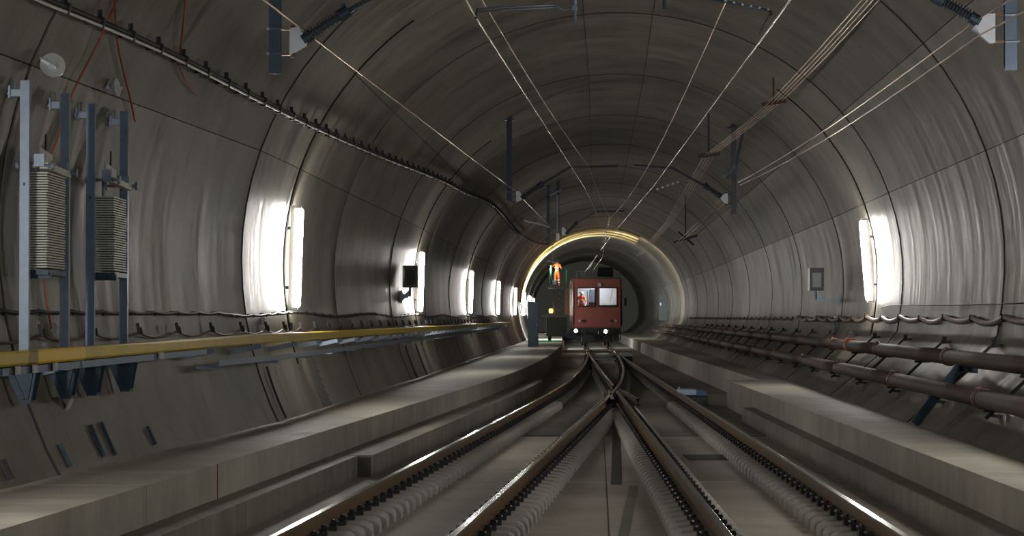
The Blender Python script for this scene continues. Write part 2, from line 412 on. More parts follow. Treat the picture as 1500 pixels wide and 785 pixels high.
# concrete blocks under the rails with their black spring clips
bm_ = MB()
def ring_(y, k, dz): return [(x * k, y, z if z < 0 else z + dz) for x, z in ((-.34, -.16), (.34, -.16), (.345, .02), (.325, .06), (.28, .085), (.16, .10), (-.16, .10), (-.28, .085), (-.325, .06), (-.345, .02))]
secs = [ring_(-.14, .97, -.035), ring_(-.12, 1, -.008), ring_(-.08, 1, 0), ring_(.08, 1, 0), ring_(.12, 1, -.008), ring_(.14, .97, -.035)]
bm_.add([p for r_ in secs for p in r_], [tuple(range(10)), tuple(50 + j for j in range(9, -1, -1))] + [(i * 10 + (j + 1) % 10, i * 10 + j, (i + 1) * 10 + j, (i + 1) * 10 + (j + 1) % 10) for i in range(5) for j in range(10)])
blockme = bm_.build('sleeper_block', 'block', floor, origin=(0, 0, 0)); bme = blockme.data
cm = MB()
for s in (-1, 1):
    cm.box((s * .115, 0, .028), (.09, .15, .05)); cm.tube([(s * .09, -.07, .05), (s * .15, -.05, .085), (s * .16, .05, .085), (s * .09, .07, .05)], .014, 6)
    cm.disc((s * .13, 0, .075), (0, 0, 1), .03, .06, 8)
clipme = cm.build('rail_clip', 'clip', floor, origin=(0, 0, 0)); cme = clipme.data
for o in (blockme, clipme): bpy.data.objects.remove(o)
far = MB(); farc = MB()
for f in (r1, r2, r3, r4):
    k = 0; d = 18.2
    while d < 128:
        x = f(d); z = -.285
        if d < 58.5:
            o = inst('sleeper_block', bme, (x, d, z), floor); inst('rail_clip', cme, (x, d, z + .10), o)
        elif not (60 < d < 66 and f in (r2, r3)) and d < 128:
            far.box((x, d, -.27), (.5, .24, .1)); farc.box((x, d, -.17), (.3, .16, .06))
        d += .6
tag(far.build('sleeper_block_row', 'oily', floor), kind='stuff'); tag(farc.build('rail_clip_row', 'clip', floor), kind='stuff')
# point machine covers and the stretcher bar of the switch
p = at(1012, 577, 60); pm = empty('point_machine', (p.x, 60, ZS), 'pale blue point machine cover beside the rightmost rail', 'machine')
q = MB(); q.prism([(p.x - .33, -.07), (p.x + .1, -.07), (p.x + .1, .06), (p.x - .3, .06)], 'y', 59.6, 60.6); q.build('cover', 'bluewhite', pm)
q = MB(); q.prism([(p.x + .1, -.09), (p.x + .38, -.09), (p.x + .33, .02), (p.x + .1, .05)], 'y', 59.6, 60.5); q.build('motor_end', 'bluedark', pm)
q = MB(); q.box((p.x + .03, 60.1, -.21), (.75, .8, .3)); q.build('base', 'machinedark', pm)
q = MB(); q.tube([(p.x - .31, 59.7, .05), (p.x - .32, 59.7, .13)], .025, 6); q.build('lifting_lug', 'whitesteel', pm)
p = at(912, 519, 121); pm = empty('point_machine', (p.x + .25, 121, ZS), 'small white switch machine box by the rail near the red railcar', 'machine')
q = MB(); q.prism([(p.x - .1, -.1), (p.x + .5, -.1), (p.x + .45, .03), (p.x + .3, .08), (p.x - .1, .08)], 'y', 120.5, 121.5); q.build('cover', 'whitesteel', pm)
q = MB(); q.box((p.x + .2, 121, -.23), (.55, .8, .26)); q.build('base', 'machinedark', pm)
sb = empty('stretcher_bar', (trkB(112), 112, ZS), 'pale flat stretcher bar lying across the track between the switch blades', 'bar')
q = MB(); q.box((trkB(112) - .1, 112, -.08), (1.0, .35, .05)); q.build('bar', 'bluewhite', sb)
for s in (-.5, .4): q = MB(); q.box((trkB(112) + s, 112, -.2), (.12, .3, .24)); q.build('bracket', 'machinedark', sb)

# ------------------------------------------------------------------ fluorescent lamps along the walls
def lamp(d, side, label, zc=2.86, L=1.66, cable=False):
    wx = left_x if side < 0 else right_x
    s = -side; z0, z1 = zc - L / 2, zc + L / 2
    xa, xb = wx(z0, d), wx(z1, d); off = max(0, *[side * ((xa + (xb - xa) * t) - wx(z0 + L * t, d)) for t in (.25, .5, .75)])
    def pt(t, o_): return Vector((xa + (xb - xa) * t + s * (o_ ), d, z0 + L * t))
    e = empty('tunnel_lamp', (xa, d, z0), label, 'lamp', 'fluorescent wall lamps')
    q = MB(); q.bar(pt(-.02, .06), pt(1.02, .06), .11, .07, (1, 0, 0)); q.build('housing', 'housing', e)
    q = MB(); q.tube([pt(.005, .16), pt(.03, .16), pt(.97, .16), pt(.995, .16)], .07, 12, [.05, .07, .07, .05]); q.build('fluorescent_tube', 'tube', e, True)
    for t in (-.012, 1.012): q = MB(); q.box(pt(t, .11), (.16, .13, .05)); q.build('end_cap', 'housing', e)
    for t in (.2, .8): q = MB(); q.box(pt(t, .01), (.1, .05, .05)); q.build('wall_mount', 'darksteel', e)
    # dark cable that follows the wall beside each lamp
    if not cable: return e, None
    a0, a1 = (197, 128) if side < 0 else (-17, 52)
    q = MB(); q.tube([wall_pt(d - .45, a0 + (a1 - a0) * t / 24, .05) for t in range(25)], .016, 6)
    c = q.build('lamp_cable', 'black', None, True); return e, c
where = {17: 'left wall lamp behind the counterweights, nearest the viewer', 40: 'nearest lit lamp on the left wall, just past the yellow rail start',
         67: 'left wall lamp crossed by the dark signal box', 94: 'left wall lamp just beyond the dark signal box', 121: 'fourth lit lamp along the left wall, thin and bright',
         148: 'fifth lit lamp along the left wall before the dark cabinet', 175: 'short lit lamp showing just above the dark cabinet', 202: 'left wall lamp hidden beyond the dark cabinet'}
for d in (-14, 17, 40, 67, 94, 121, 148, 175, 202, 229):
    lb = where.get(d) or {-14: 'left wall lamp behind the viewer', 229: 'last left wall lamp, hidden behind the red railcar'}[d]
    e, c = lamp(d, -1, lb, cable=40 <= d <= 148)
    if c: tag(c, 'dark cable curving up the lining beside the ' + {40: 'nearest lit left lamp', 67: 'lamp behind the signal box', 94: 'third lit left lamp', 121: 'fourth lit left lamp', 148: 'fifth lit left lamp'}[d], 'cable', 'lamp cables on the lining')
for d in (-29, -2, 25, 52):
    lb = {52: 'single lit lamp in view on the right wall above the wavy hose', 25: 'right wall lamp just outside the view', -2: 'right wall lamp close behind the viewer', -29: 'right wall lamp far behind the viewer'}[d]
    e, c = lamp(d, 1, lb, 3.1, 1.74, d == 52)
    if c: tag(c, 'dark cable curving up the lining beside the right wall lamp', 'cable', 'lamp cables on the lining')

# ------------------------------------------------------------------ left wall: handrail, tray, cables
def offl(z, d, off): return left_x(z, d) + off
zr = lambda d: 1.47 + .09 * min(1, max(0, (d - 20) / 14))
hr = empty('handrail_beam', (offl(1.4, 30, .4), 30, 1.4), 'long yellow handrail beam along the left wall', 'handrail')
def beam(y0, y1, mat, name, o_=.42, hh=.13):
    m = MB(); ds = [y0 + (y1 - y0) * i / max(1, int((y1 - y0) / 2)) for i in range(max(1, int((y1 - y0) / 2)) + 1)]; V = []; Fc = []
    for d in ds:
        x = offl(1.5, d, o_); z = zr(d)
        V += [(x - .05, d, z - hh / 2), (x + .035, d, z - hh / 2), (x + .05, d, z - hh / 2 + .02), (x + .05, d, z + hh / 2 - .02), (x + .035, d, z + hh / 2), (x - .05, d, z + hh / 2)]
    for i in range(len(ds) - 1): Fc += [(i * 6 + j, i * 6 + (j + 1) % 6, (i + 1) * 6 + (j + 1) % 6, (i + 1) * 6 + j) for j in range(6)]
    Fc += [(5, 4, 3, 2, 1, 0), tuple((len(ds) - 1) * 6 + j for j in range(6))]
    m.add(V, Fc); return m.build(name, mat, hr)
beam(2, 22.3, 'yellow', 'beam'); beam(22.3, 22.6, 'ochre', 'tape_band', .425, .135); tag(beam(22.6, 24.3, 'yellowbright', 'beam', .424, .134), 'brighter yellow length')
for a, b_ in ((24.3, 36), (36, 60), (60, 90), (90, 128)): beam(a, b_ - .02, 'yellow', 'beam')
for i in range(34):
    d = 21 + i * 3.2
    m = MB(); x = offl(1.4, d, .0); z = zr(d) - .1
    m.bar((x - .02, d, z - .1), (x + .45, d, z), .05, .07); m.build('support_bracket', 'galv', hr)
tr = empty('cable_tray', (offl(1.2, 33, .25), 33, 1.2), 'grey perforated steel cable tray below the yellow handrail', 'cable tray')
q = MB()
def trz(d): return 1.235 + .0012 * (d - 31)
for a, b_ in [(31 + i * 4, 35 + i * 4) for i in range(23)]:
    p0 = Vector((offl(1.2, a, .30), a, trz(a))); p1 = Vector((offl(1.2, b_, .30), b_, trz(b_)))
    m = MB(); m.bar(p0, p1, .15, .012); m.bar(p0 + Vector((.07, 0, .035)), p1 + Vector((.07, 0, .035)), .008, .08); m.build('tray_length', 'galv', tr)
    m = MB(); m.bar((offl(1.2, a + .3, -.02), a + .3, trz(a) - .03), (offl(1.2, a + .3, .36), a + .3, trz(a) - .03), .05, .04); m.build('tray_bracket', 'galv', tr)
# bright bits painted in for lit perforations between the tray and the beam
m = MB()
for i in range(26):
    d = 46 + i * 1.6; x = offl(1.4, d, .44); m.box((x, d, zr(d) - .11), (.05, .12, .05))
tag(m.build('lit_dash_row', 'whitesteel', hr), kind='stuff')
# under the counterweights: grey channel with pale plates
ch = empty('foot_channel', (offl(1.3, 24, .35), 24, 1.3), 'grey steel channel under the yellow beam carrying the counterweight posts', 'channel')
q = MB(); q.bar((offl(1.3, 21.5, .36), 21.5, 1.365), (offl(1.3, 30.2, .36), 30.2, 1.43), .10, .07); q.build('channel', 'bluesteel', ch)
for d in (21.9, 22.45, 23.15, 27.6): 
    q = MB(); q.box((offl(1.3, d, .43), d, 1.372 + .0075 * (d - 21.5)), (.02, .16 if d < 27 else .3, .075)); q.build('joint_plate', 'tag', ch)
# black cable and white conduit on clamps, high on the left
key = [(40, -14), (71, 0), (156, 35), (250, 77), (330, 118), (380, 144), (470, 188), (560, 228), (645, 262), (680, 280), (726, 303), (763, 344), (790, 356), (812, 358)]
path = smooth_path([hit(x, y, .13) for x, y in key], 5)
cl = empty('clamped_cable_line', path[0], 'black cable and white conduit held by black clamps high along the left wall', 'cable')
m = MB(); m.tube(path, .032, 8); m.build('cable', 'black', cl, True)
m = MB(); m.tube([p + Vector((.012, 0, -.05)) for p in path], .016, 8); m.build('conduit', 'white', cl, True)
def along(path, step):
    out = []; acc = 0
    for a, b_ in zip(path, path[1:]):
        L = (b_ - a).length
        while acc < L: out.append(a.lerp(b_, acc / L)); acc += step
        acc -= L
    return out
clm = MB(); clm.box((-.05, 0, .0), (.2, .05, .07)); clm.box((-.01, 0, .06), (.05, .05, .12)); clm.disc((0, 0, 0), (0, 1, 0), .055, .06, 10); clm.box((0, 0, -.05), (.07, .04, .07))
c0 = clm.build('clamp', 'black', cl, origin=(0, 0, 0)); cme2 = c0.data; bpy.data.objects.remove(c0)
for i, p in enumerate(along(path, 1.3)):
    if i < 75: inst('clamp', cme2, p, cl)
# lower black cable on hooks and thin red cable
def hung(f, y0, y1, sp, sag, n=6):
    P = []; d = y0
    while d < y1:
        for k in range(n): t = k / n; v = f(d + sp * t); P.append(v - Vector((0, 0, sag * 4 * t * (1 - t))))
        d += sp
    P.append(f(d)); return P
zk = lambda d: 1.92 + .0 * d
cb = empty('hung_cable', (offl(1.9, 20, .1), 20, 1.85), 'black cable hanging in shallow loops above the yellow handrail on the left wall', 'cable')
f1 = lambda d: Vector((offl(1.93, d, .10), d, 1.925 + (.03 * math.sin(d * .5) if d > 34 else 0)))
m = MB(); m.tube(hung(f1, 18, 125, 1.25, .02), .022, 6); m.build('cable', 'black', cb, True)
hk = MB(); hk.box((-.06, 0, .0), (.12, .03, .03)); hk.tube([(-.01, 0, .02), (.02, 0, -.02), (.0, 0, -.04)], .012, 5)
h0 = hk.build('hook', 'black', cb, origin=(0, 0, 0)); hme = h0.data; bpy.data.objects.remove(h0)
for i in range(84): inst('hook', hme, f1(18 + 1.25 * i), cb)
rc = empty('hung_cable', (offl(1.6, 20, .1), 20, 1.6), 'thin dark red cable sagging between black clips just above the yellow beam', 'cable')
f2 = lambda d: Vector((offl(1.69, d, .10), d, 1.685))
m = MB(); m.tube(hung(f2, 18, 110, 2.05, .07), .014, 6); m.build('cable', 'pipered', rc, True)
hk = MB(); hk.bar((-.01, 0, .11), (.02, 0, -.02), .04, .04); hk.tube([(.0, 0, .0), (.05, 0, -.02), (.03, 0, .06)], .014, 5)
h0 = hk.build('clip', 'black', rc, origin=(0, 0, 0)); hme = h0.data; bpy.data.objects.remove(h0)
for i in range(46): inst('clip', hme, f2(18 + 2.05 * i), rc)
# small boxes and the white tag
for (px, py, lb, sz) in ((236, 481, 'small pale junction box on the left wall right of the counterweights', (.06, .1, .1)), (79, 481, 'small pale junction box on the wall behind the first counterweight', (.06, .09, .12)),
                         (385, 470, 'small pale junction box on the left wall under the nearest lamp', (.06, .1, .11)), (425, 478, 'dark splice box with cable tails below the nearest left lamp', (.08, .14, .12))):
    p = hit(px, py, .03); e = empty('junction_box', p, lb, 'box')
    m = MB(); m.box(p, sz); m.build('enclosure', 'tag' if 'pale' in lb else 'darksteel', e)
    m = MB(); m.box(p + Vector((.035, 0, 0)), (.012, sz[1] * .8, sz[2] * .8)); m.build('lid', 'housing' if 'pale' in lb else 'black', e)
p = hit(103, 590, .06); m = MB(); R = Matrix.Rotation(math.radians(24), 3, 'Y') 
m.box(p, (.012, .22, .2), R); tag(m.build('marker_plate', 'tag'), 'small white marker plate hanging low on the left wall under the second post bracket', 'label')
# dark strips and cover plates on the lower left wall
strips = [((85, 650), (103, 683), 'dark anchor strip low on the left wall at the frame edge side'), ((130, 622), (153, 668), 'dark anchor strip, left one of the close pair below the counterweights'),
          ((147, 618), (168, 666), 'dark anchor strip, right one of the close pair below the counterweights'), ((210, 625), (231, 650), 'short dark anchor strip standing right of the close pair'),
          ((0, 673), (18, 701), 'black strip with pale band at the left frame edge'), ((384, 537), (421, 611), 'thin dark cable duct at the lining joint above the left walkway'),
          ((588, 507), (617, 556), 'left of the two black cable ducts on the lower left wall'), ((604, 504), (630, 551), 'right of the two black cable ducts on the lower left wall')]
for a, b_, lb in strips:
    pa, pb = hit(*a, .03), hit(*b_, .03)
    dm = (pa.y + pb.y) / 2
    zs = [pa.z + (pb.z - pa.z) * i / 5 for i in range(6)]
    m = MB()
    for z0, z1 in zip(zs, zs[1:]): m.bar((offl(max(z0, .33), dm, .05), dm, max(z0, .33)), (offl(max(z1, .32), dm, .05), dm, max(z1, .32)), .07, .03 if 'thin' in lb else .035)
    tag(m.build('wall_strip', 'darksteel' if 'anchor' in lb else 'black'), lb, 'strip')
# dark sheet standing in for the shaded recess on the lower wall right of the joint
m = MB(); dd = 41.0; zs = [.33 + i * .14 for i in range(7)]
for z0, z1 in zip(zs, zs[1:]):
    m.add([(offl(z0, dd, .03), dd, z0), (offl(z0, dd + 1.3, .03), dd + 1.3, z0), (offl(z1, dd + 1.0, .03), dd + 1.0, z1), (offl(z1, dd, .03), dd, z1)], [(0, 1, 2, 3)])
    m.add([(offl(z0, dd, -.04), dd, z0), (offl(z0, dd, .03), dd, z0), (offl(z1, dd, .03), dd, z1), (offl(z1, dd, -.04), dd, z1)], [(0, 1, 2, 3)])
tag(m.build('recess_shade', 'drain'), 'dark tapering sheet standing in for a shaded recess on the lower left wall beneath the grey tray', 'panel')

# orange cords
for key, lb in (([(180, -12), (172, 0), (140, 70), (118, 112), (103, 145), (90, 185), (75, 225)], 'orange cord hanging from the vault to the first counterweight yoke'),
                ([(166, -10), (168, 0), (172, 60), (183, 112), (190, 140), (198, 178)], 'orange cord passing right of the second pulley wheel'),
                ([(274, -10), (272, 0), (264, 80), (263, 95), (272, 118), (290, 140)], 'orange cord ending loose on the left vault, right of both others'),
                ([(64, 402), (68, 440), (76, 482)], 'thin orange cord hanging below the first weight stack')):
    m = MB(); m.tube(smooth_path([hit(x, y, .06) for x, y in key]), .012, 6); tag(m.build('cord', 'rope', None, True), lb, 'cord')

# ------------------------------------------------------------------ counterweight tensioners on the left
plm = MB(); plm.box((0, 0, 0), (.22, .98, .024)); plm.box((0, -.3, .014), (.2, .06, .006))
pl0 = None
def tensioner(pxs, tops, depth, mat, first, wz, wy, nplates):
    global pl0
    d0, d1 = depth
    A = at(pxs[0], 500, d0); B = at(pxs[1], 500, d1)
    e = empty('tension_frame', (A.x, d0, 1.42), first + ' counterweight guide frame with two steel posts on the left wall', 'frame')
    for (P, d, px, top) in ((A, d0, pxs[0], tops[0]), (B, d1, pxs[1], tops[1])):
        zt = at(px, top, d).z
        x = P.x + .03
        m = MB(); m.prism([(x - .045, d - .03), (x + .045, d - .03), (x + .045, d + .05), (x + .03, d + .05), (x + .03, d - .015), (x - .03, d - .015), (x - .03, d + .05), (x - .045, d + .05)], 'z', 1.42, zt)
        po = m.build('post', mat, e)
        m = MB(); m.box((x, d - .034, zt - 1.0), (.02, .01, .03)); m.build('bolt', 'darksteel', po)
        # head bracket back to the wall
        m = MB(); z = zt - .12; wx = left_x(z, d) + .0
        m.box((x - .09, d + .02, z), (.1, .07, .07)); m.box((x - .15, d + .02, z + .01), (.02, .12, .12)); m.tube([(x - .11, d + .02, z + .03), (x - .11, d + .02, z + .14)], .009, 6)
        m.bar((x - .15, d + .02, z), (wx - .02, d + .02, z), .035, .035); m.build('head_bracket', 'galv', e)
        # blue tapering console below the beam
        zt2, zb = 1.37, 1.05
        m = MB(); m.box((x, d, zt2), (.34, .3, .03))
        for yy in (d - .11, d + .11):
            m.prism([(x - .15, zt2), (x + .15, zt2), (x + .13, zt2 - .09), (x + .09, zb), (x - .01, zb - .02), (x - .11, zt2 - .12)], 'y', yy - .012, yy + .012)
            m.bar((x + .10, yy - .02, zt2 - .02), (x + .05, yy - .02, zb + .03), .03, .03, (0, 1, 0)); m.bar((x - .10, yy - .02, zt2 - .02), (x + .02, yy - .02, zb + .03), .03, .03, (0, 1, 0))
        m.box((x + .04, d, zb), (.1, .24, .03))
        m.build('foot_console', 'darksteel', e)
    # stack of weights
    ym = (d0 + d1) / 2; xm = (A.x + B.x) / 2 + wz[2]
    ztop, zbot = wz[0], wz[1]
    s = empty('weight_stack', (xm, ym, zbot), first + ' stack of pale rectangular tension weight plates between the posts', 'weights', 'counterweight stacks')
    if pl0 is None:
        o = plm.build('weight_plate', 'plate', s, origin=(0, 0, 0)); pl0 = o.data; bpy.data.objects.remove(o)
    h = (ztop - zbot) / nplates
    for i in range(nplates):
        o = inst('weight_plate', pl0, (xm + random.uniform(-.006, .006), ym + random.uniform(-.008, .008), zbot + h * (i + .5)), s); o.scale = (1, wy, h * .6 / .024)
    m = MB(); m.box((xm, ym, zbot - .04), (.24, 1.0 * wy, .05)); m.box((xm, ym - .4 * wy, zbot - .07), (.26, .06, .06)); m.build('carrier_tray', 'darksteel', s)
    m = MB(); m.tube([(xm - .08, ym, zbot), (xm - .08, ym, wz[3] + .1)], .016, 8); m.build('hanger_rod', 'galv', s)
    # yoke plate above the stack and its guide bar
    y = empty('yoke_bar', (xm, ym, wz[3]), first + ' yoke plate with pale guide bar above the weight stack', 'bar')
    m = MB(); m.prism([(ym - .42, wz[3]), (ym + .34, wz[3]), (ym + .30, wz[3] + .13), (ym - .36, wz[3] + .17)], 'x', xm - .012, xm + .012); m.build('plate', 'plate', y)
    m = MB(); m.bar((xm + .10, ym - .6, wz[3] - .03), (xm + .10, ym + .62, wz[3] - .05), .08, .06); m.build('guide_bar', 'plate', y)
    for sgn, dd_ in ((-1, ym - .6), (1, ym + .6)):
        m = MB(); m.tube([(xm - .16, dd_, wz[3] - .03), (xm + .2, dd_, wz[3] - .03)], .016, 8); m.disc((xm - .15, dd_, wz[3] - .03), (1, 0, 0), .045, .03, 10); m.disc((xm + .19, dd_, wz[3] - .03), (1, 0, 0), .045, .03, 10)
        m.box((xm + .06, dd_, wz[3] + .02), (.1, .06, .12)); m.build('guide_roller', 'galv', y)
    m = MB(); m.tube([(xm, ym + .0, wz[3] + .1), (xm, ym, wz[3] + .32)], .01, 6); m.build('rope_end', 'black', y)
    return e
tensioner((31, 90), (118, 137), (23.0, 24.35), 'galv', 'first', (3.28, 2.34, .03, 3.36), .95, 37)
tensioner((128, 177), (152, 163), (25.4, 26.8), 'bluesteel', 'second', (3.17, 2.36, .06, 3.36), .85, 31)
for (px, py, d, r, big, lb) in ((77, 96, 23.6, .125, True, 'shiny round pulley wheel in its fork above the first counterweight'), (170, 128, 26.2, .10, False, 'second pulley wheel seen nearly edge on above the second counterweight')):
    P = at(px, py, d); e = empty('pulley_wheel', P, lb, 'pulley')
    ax = Vector((.35, -1, .25)) if big else Vector((1, -.18, .1))
    m = MB(); m.disc(P, ax, r, .03, 32); m.build('wheel', 'zinc', e)
    m = MB(); m.disc(P, ax, r * .3, .07, 16); m.build('hub', 'whitesteel', e)
    m = MB(); 
    for s in (-1, 1):
        o_ = ax.normalized() * .035 * s
        m.bar(P + o_ + Vector((.03, 0, -.03)), P + o_ + Vector((-.15, 0, .07)), .01, .06, ax)
    m.build('fork', 'whitesteel', e)
    m = MB(); m.box(P + Vector((-.19, .0, .10)), (.09, .12, .12)); m.bar(P + Vector((-.19, .02, .1)), (left_x(P.z, d) - .02, d + .02, P.z + .12), .04, .04); m.build('mount', 'galv', e)
    if big:
        m = MB(); m.tube([P + Vector((-.16, 0, .02)), P + Vector((-.22, 0, -.14)), P + Vector((-.27, .03, -.2))], .014, 6); m.build('rope', 'rope', e, True)

# ------------------------------------------------------------------ signs on brackets, either side
def sign(P, side, label, face):
    x, d, z = P; wx = (left_x if side < 0 else right_x)(z - .52, d)
    e = empty('signal_box', (x, d, z - .6), label, 'signal')
    m = MB(); m.box((x, d, z), (.34, .12, .56)); m.box((x, d - .065, z), (.36, .02, .58)); m.build('case', 'machinedark', e)
    m = MB(); m.box((x, d - .085, z - .02), (.22, .02, .36)); m.build('display', face, e)
    m = MB(); m.box((x - .2, d - .01, z), (.035, .16, .56)); m.build('side_plate', 'whitesteel' if side > 0 else 'darksteel', e)
    m = MB(); za = z - .53
    m.tube([(x - .02, d, z - .28), (x - .02, d, za)], .035, 8); m.bar((x - .06, d, za), (wx + side * .02, d, za), .07, .06)
    for a in (.0,): m.prism([(x + side * .02, za + .03), (x + side * .2, za + .03), (x + side * .02, za + .2)], 'y', d - .01, d + .01)
    m.build('bracket_arm', 'galv', e)
    m = MB(); m.box((wx - side * .03, d, za), (.05, .14, .32))
    for s in (-1, 1): m.prism([(wx - side * .03, za + s * .03), (wx - side * .14, za + s * .03), (wx - side * .03, za + s * .13)], 'y', d - .01, d + .01)
    m.build('wall_plate', 'galv', e); return e
sg = at(1196, 409, 60); e = sign((sg.x, 60, sg.z), 1, 'dark signal box with blue grey face on a bracket arm from the right wall', 'panelglass')
m = MB(); px_ = right_x(1.7, 60) - .02; m.box((px_ - .06, 59.9, 1.72), (.06, .1, .36)); m.build('conduit', 'galv', e)
sg = at(602, 405, 62.5); sign((sg.x, 62.5, sg.z), -1, 'dark signal box on a bracket arm in front of the second left lamp', 'black')
# dark bracket device at the right end, dark cabinet at the left
D = 186; x = right_x(2.3, D) - .45; e = empty('cable_box', (x, D, 1.5), 'dark equipment box with bracket on the far right wall beside the red railcar', 'box')
m = MB(); m.box((x, D, 2.6), (.6, .5, 1.9)); m.build('case', 'machinedark', e)
m = MB(); m.bar((x + .2, D, 2.3), (right_x(2.3, D) + .02, D, 2.3), .2, .2); m.build('bracket', 'machinedark', e)
m = MB(); m.box((x - .2, D - .27, 2.9), (.1, .04, .2)); m.build('lens', 'whitesteel', e)
e = empty('cabinet', (at(781, 470, 128).x, 128, ZW), 'tall dark cabinet standing on the left walkway before the far lamps', 'cabinet')
x = ORG[e].x
m = MB(); m.box((x, 128, 1.5), (.56, .5, 2.37)); m.build('case', 'machinedark', e)
m = MB(); m.box((x, 127.73, 1.5), (.5, .03, 2.25)); m.build('door', 'darksteel', e)
m = MB(); m.box((x + .2, 127.7, 1.45), (.03, .04, .2)); m.build('handle', 'galv', e)
m = MB(); m.box((x, 128, 2.7), (.62, .56, .04)); m.build('top', 'machinedark', e)

# ------------------------------------------------------------------ right wall: pipes, struts, hose
for (xo, z, r, y0, y1, lb, jo) in ((4.9, 1.265, .115, 18, 190, 'upper brown fire main pipe along the right wall', 9), (4.45, .845, .115, 18, 190, 'lower brown fire main pipe along the right wall', 3)):
    ds = [y0 + (y1 - y0) * i / 60 for i in range(61)]
    e = empty('water_pipe', (axis(30) + xo, 30, z - r), lb, 'pipe', 'brown pipes on the right wall')
    joints = [y0] + [y for y in [18 + jo + 9 * i for i in range(20)] if y0 < y < y1] + [y1]
    for a, b_ in zip(joints, joints[1:]):
        m = MB(); n = 3; m.tube([(axis(a + (b_ - a) * i / n) + xo, a + (b_ - a) * i / n, z) for i in range(n + 1)], r, 20); m.build('pipe_length', 'pipe', e, True)
    for k, y in enumerate(joints[1:-1]):
        m = MB(); c = Vector((axis(y) + xo, y, z)); m.tube([c + Vector((0, t, 0)) for t in (-.13, -.12, -.05, -.045, .045, .05, .12, .13)], r, 20, [r + .006, r + .014, r + .014, r + .022, r + .022, r + .014, r + .014, r + .006])
        m.box(c + Vector((-.05, 0, r + .02)), (.05, .14, .035))
        m.build('coupling', 'pipered', e)
p = at(1232, 497, 50.6); c = Vector((axis(50.6) + 4.9, 50.6, 1.265)); m = MB()
m.tube([c + Vector((0, -.5, 0)), c + Vector((0, .1, 0))], .124, 18); o = MB()
m.box(c + Vector((-.02, -.15, .13)), (.16, .5, .05)); tag(m.build('pipe_wrap', 'orangered'), 'orange red wrap around the upper brown pipe below the right lamp', 'tape')
ORD = 'nearest second third fourth fifth sixth seventh eighth ninth tenth eleventh twelfth thirteenth fourteenth fifteenth sixteenth seventeenth eighteenth nineteenth twentieth'.split()
for i in range(20):
    d = 29.4 + 5 * i; a = axis(d)
    e = empty('pipe_support', (a + 4.25, d, ZW), 'dark inclined pipe support strut, %s from the right edge of the photo' % ORD[i].replace('nearest', 'first'), 'strut', 'pipe supports on the right wall')
    m = MB(); p0 = Vector((a + 4.40, d, .62)); p1 = Vector((a + 5.30, d, 1.48))
    m.bar(p0, p1, .06, .04); m.build('strut', 'clip', e)
    for xo, z in ((4.9, 1.265), (4.45, .845)):
        m = MB(); m.box((a + xo + .05, d, z - .13), (.26, .08, .035)); m.build('saddle', 'clip', e)
    for (xx, zz, xw, zw) in ((5.25, 1.44, right_x(1.47, d), 1.47), (4.44, .66, right_x(.64, d), .64)):
        m = MB(); m.bar((a + xx, d, zz), (xw + .02, d, zw), .04, .04); m.build('wall_stub', 'clip', e)
    m = MB(); m.box((a + 5.31, d, 1.50), (.07, .06, .09)); m.build('end_cap', 'black', e)
for (d, lb) in ((34.2, 'broad blue steel brace leaning behind the pipes above the right walkway'),):
    a = axis(d); m = MB(); m.bar((a + 4.14, d, .34), (a + 4.80, d, 1.17), .13, .06, (0, 1, 0)); m.bar((a + 4.78, d, 1.13), (right_x(1.0, d) + .02, d, 1.1), .08, .06, (0, 1, 0))
    tag(m.build('brace', 'darksteel'), lb, 'brace')
hs = empty('wavy_hose', (axis(24) + 5.3, 24, 1.7), 'dusty brown hose running in waves along the right wall above the pipes', 'hose')
def hz(d): return Vector((right_x(1.84, d) - .13, d, 1.86 - .0 + .015 * math.sin(d)))
P = [Vector((right_x(1.6, 22) - .1, 22, 1.66)), Vector((right_x(1.7, 25) - .1, 25, 1.73)), Vector((right_x(1.8, 27.6) - .1, 27.6, 1.87))] + hung(hz, 28.2, 70, 3.0, .075, 6)
m = MB(); m.tube(smooth_path(P, 2), .05, 10); m.build('hose', 'hose', hs, True)
hk = MB(); hk.box((.07, 0, .0), (.14, .04, .04)); hk.tube([(-.05, 0, .05), (-.06, 0, -.03), (0, 0, -.065), (.05, 0, -.03)], .012, 5)
h0 = hk.build('hook', 'black', hs, origin=(0, 0, 0)); hme = h0.data; bpy.data.objects.remove(h0)
for i in range(15): inst('hook', hme, hz(28.2 + 3 * i), hs)
P = hung(lambda d: Vector((right_x(1.86, d) - .08, d, 1.88)), 73, 150, 2.4, .10, 5)
m = MB(); m.tube(P, .022, 6); tag(m.build('hung_cable', 'black', None, True), 'thin dark cable looping along the far right wall past the hose', 'cable')
P = [hit(x, y, .04) for x, y in ((1291, 452), (1296, 449), (1310, 447), (1340, 447), (1390, 447), (1440, 446), (1499, 444))]
m = MB(); m.tube(smooth_path(P, 4), .010, 6); tag(m.build('thin_cable', 'black', None, True), 'thin cable running right from the right wall lamp', 'cable')

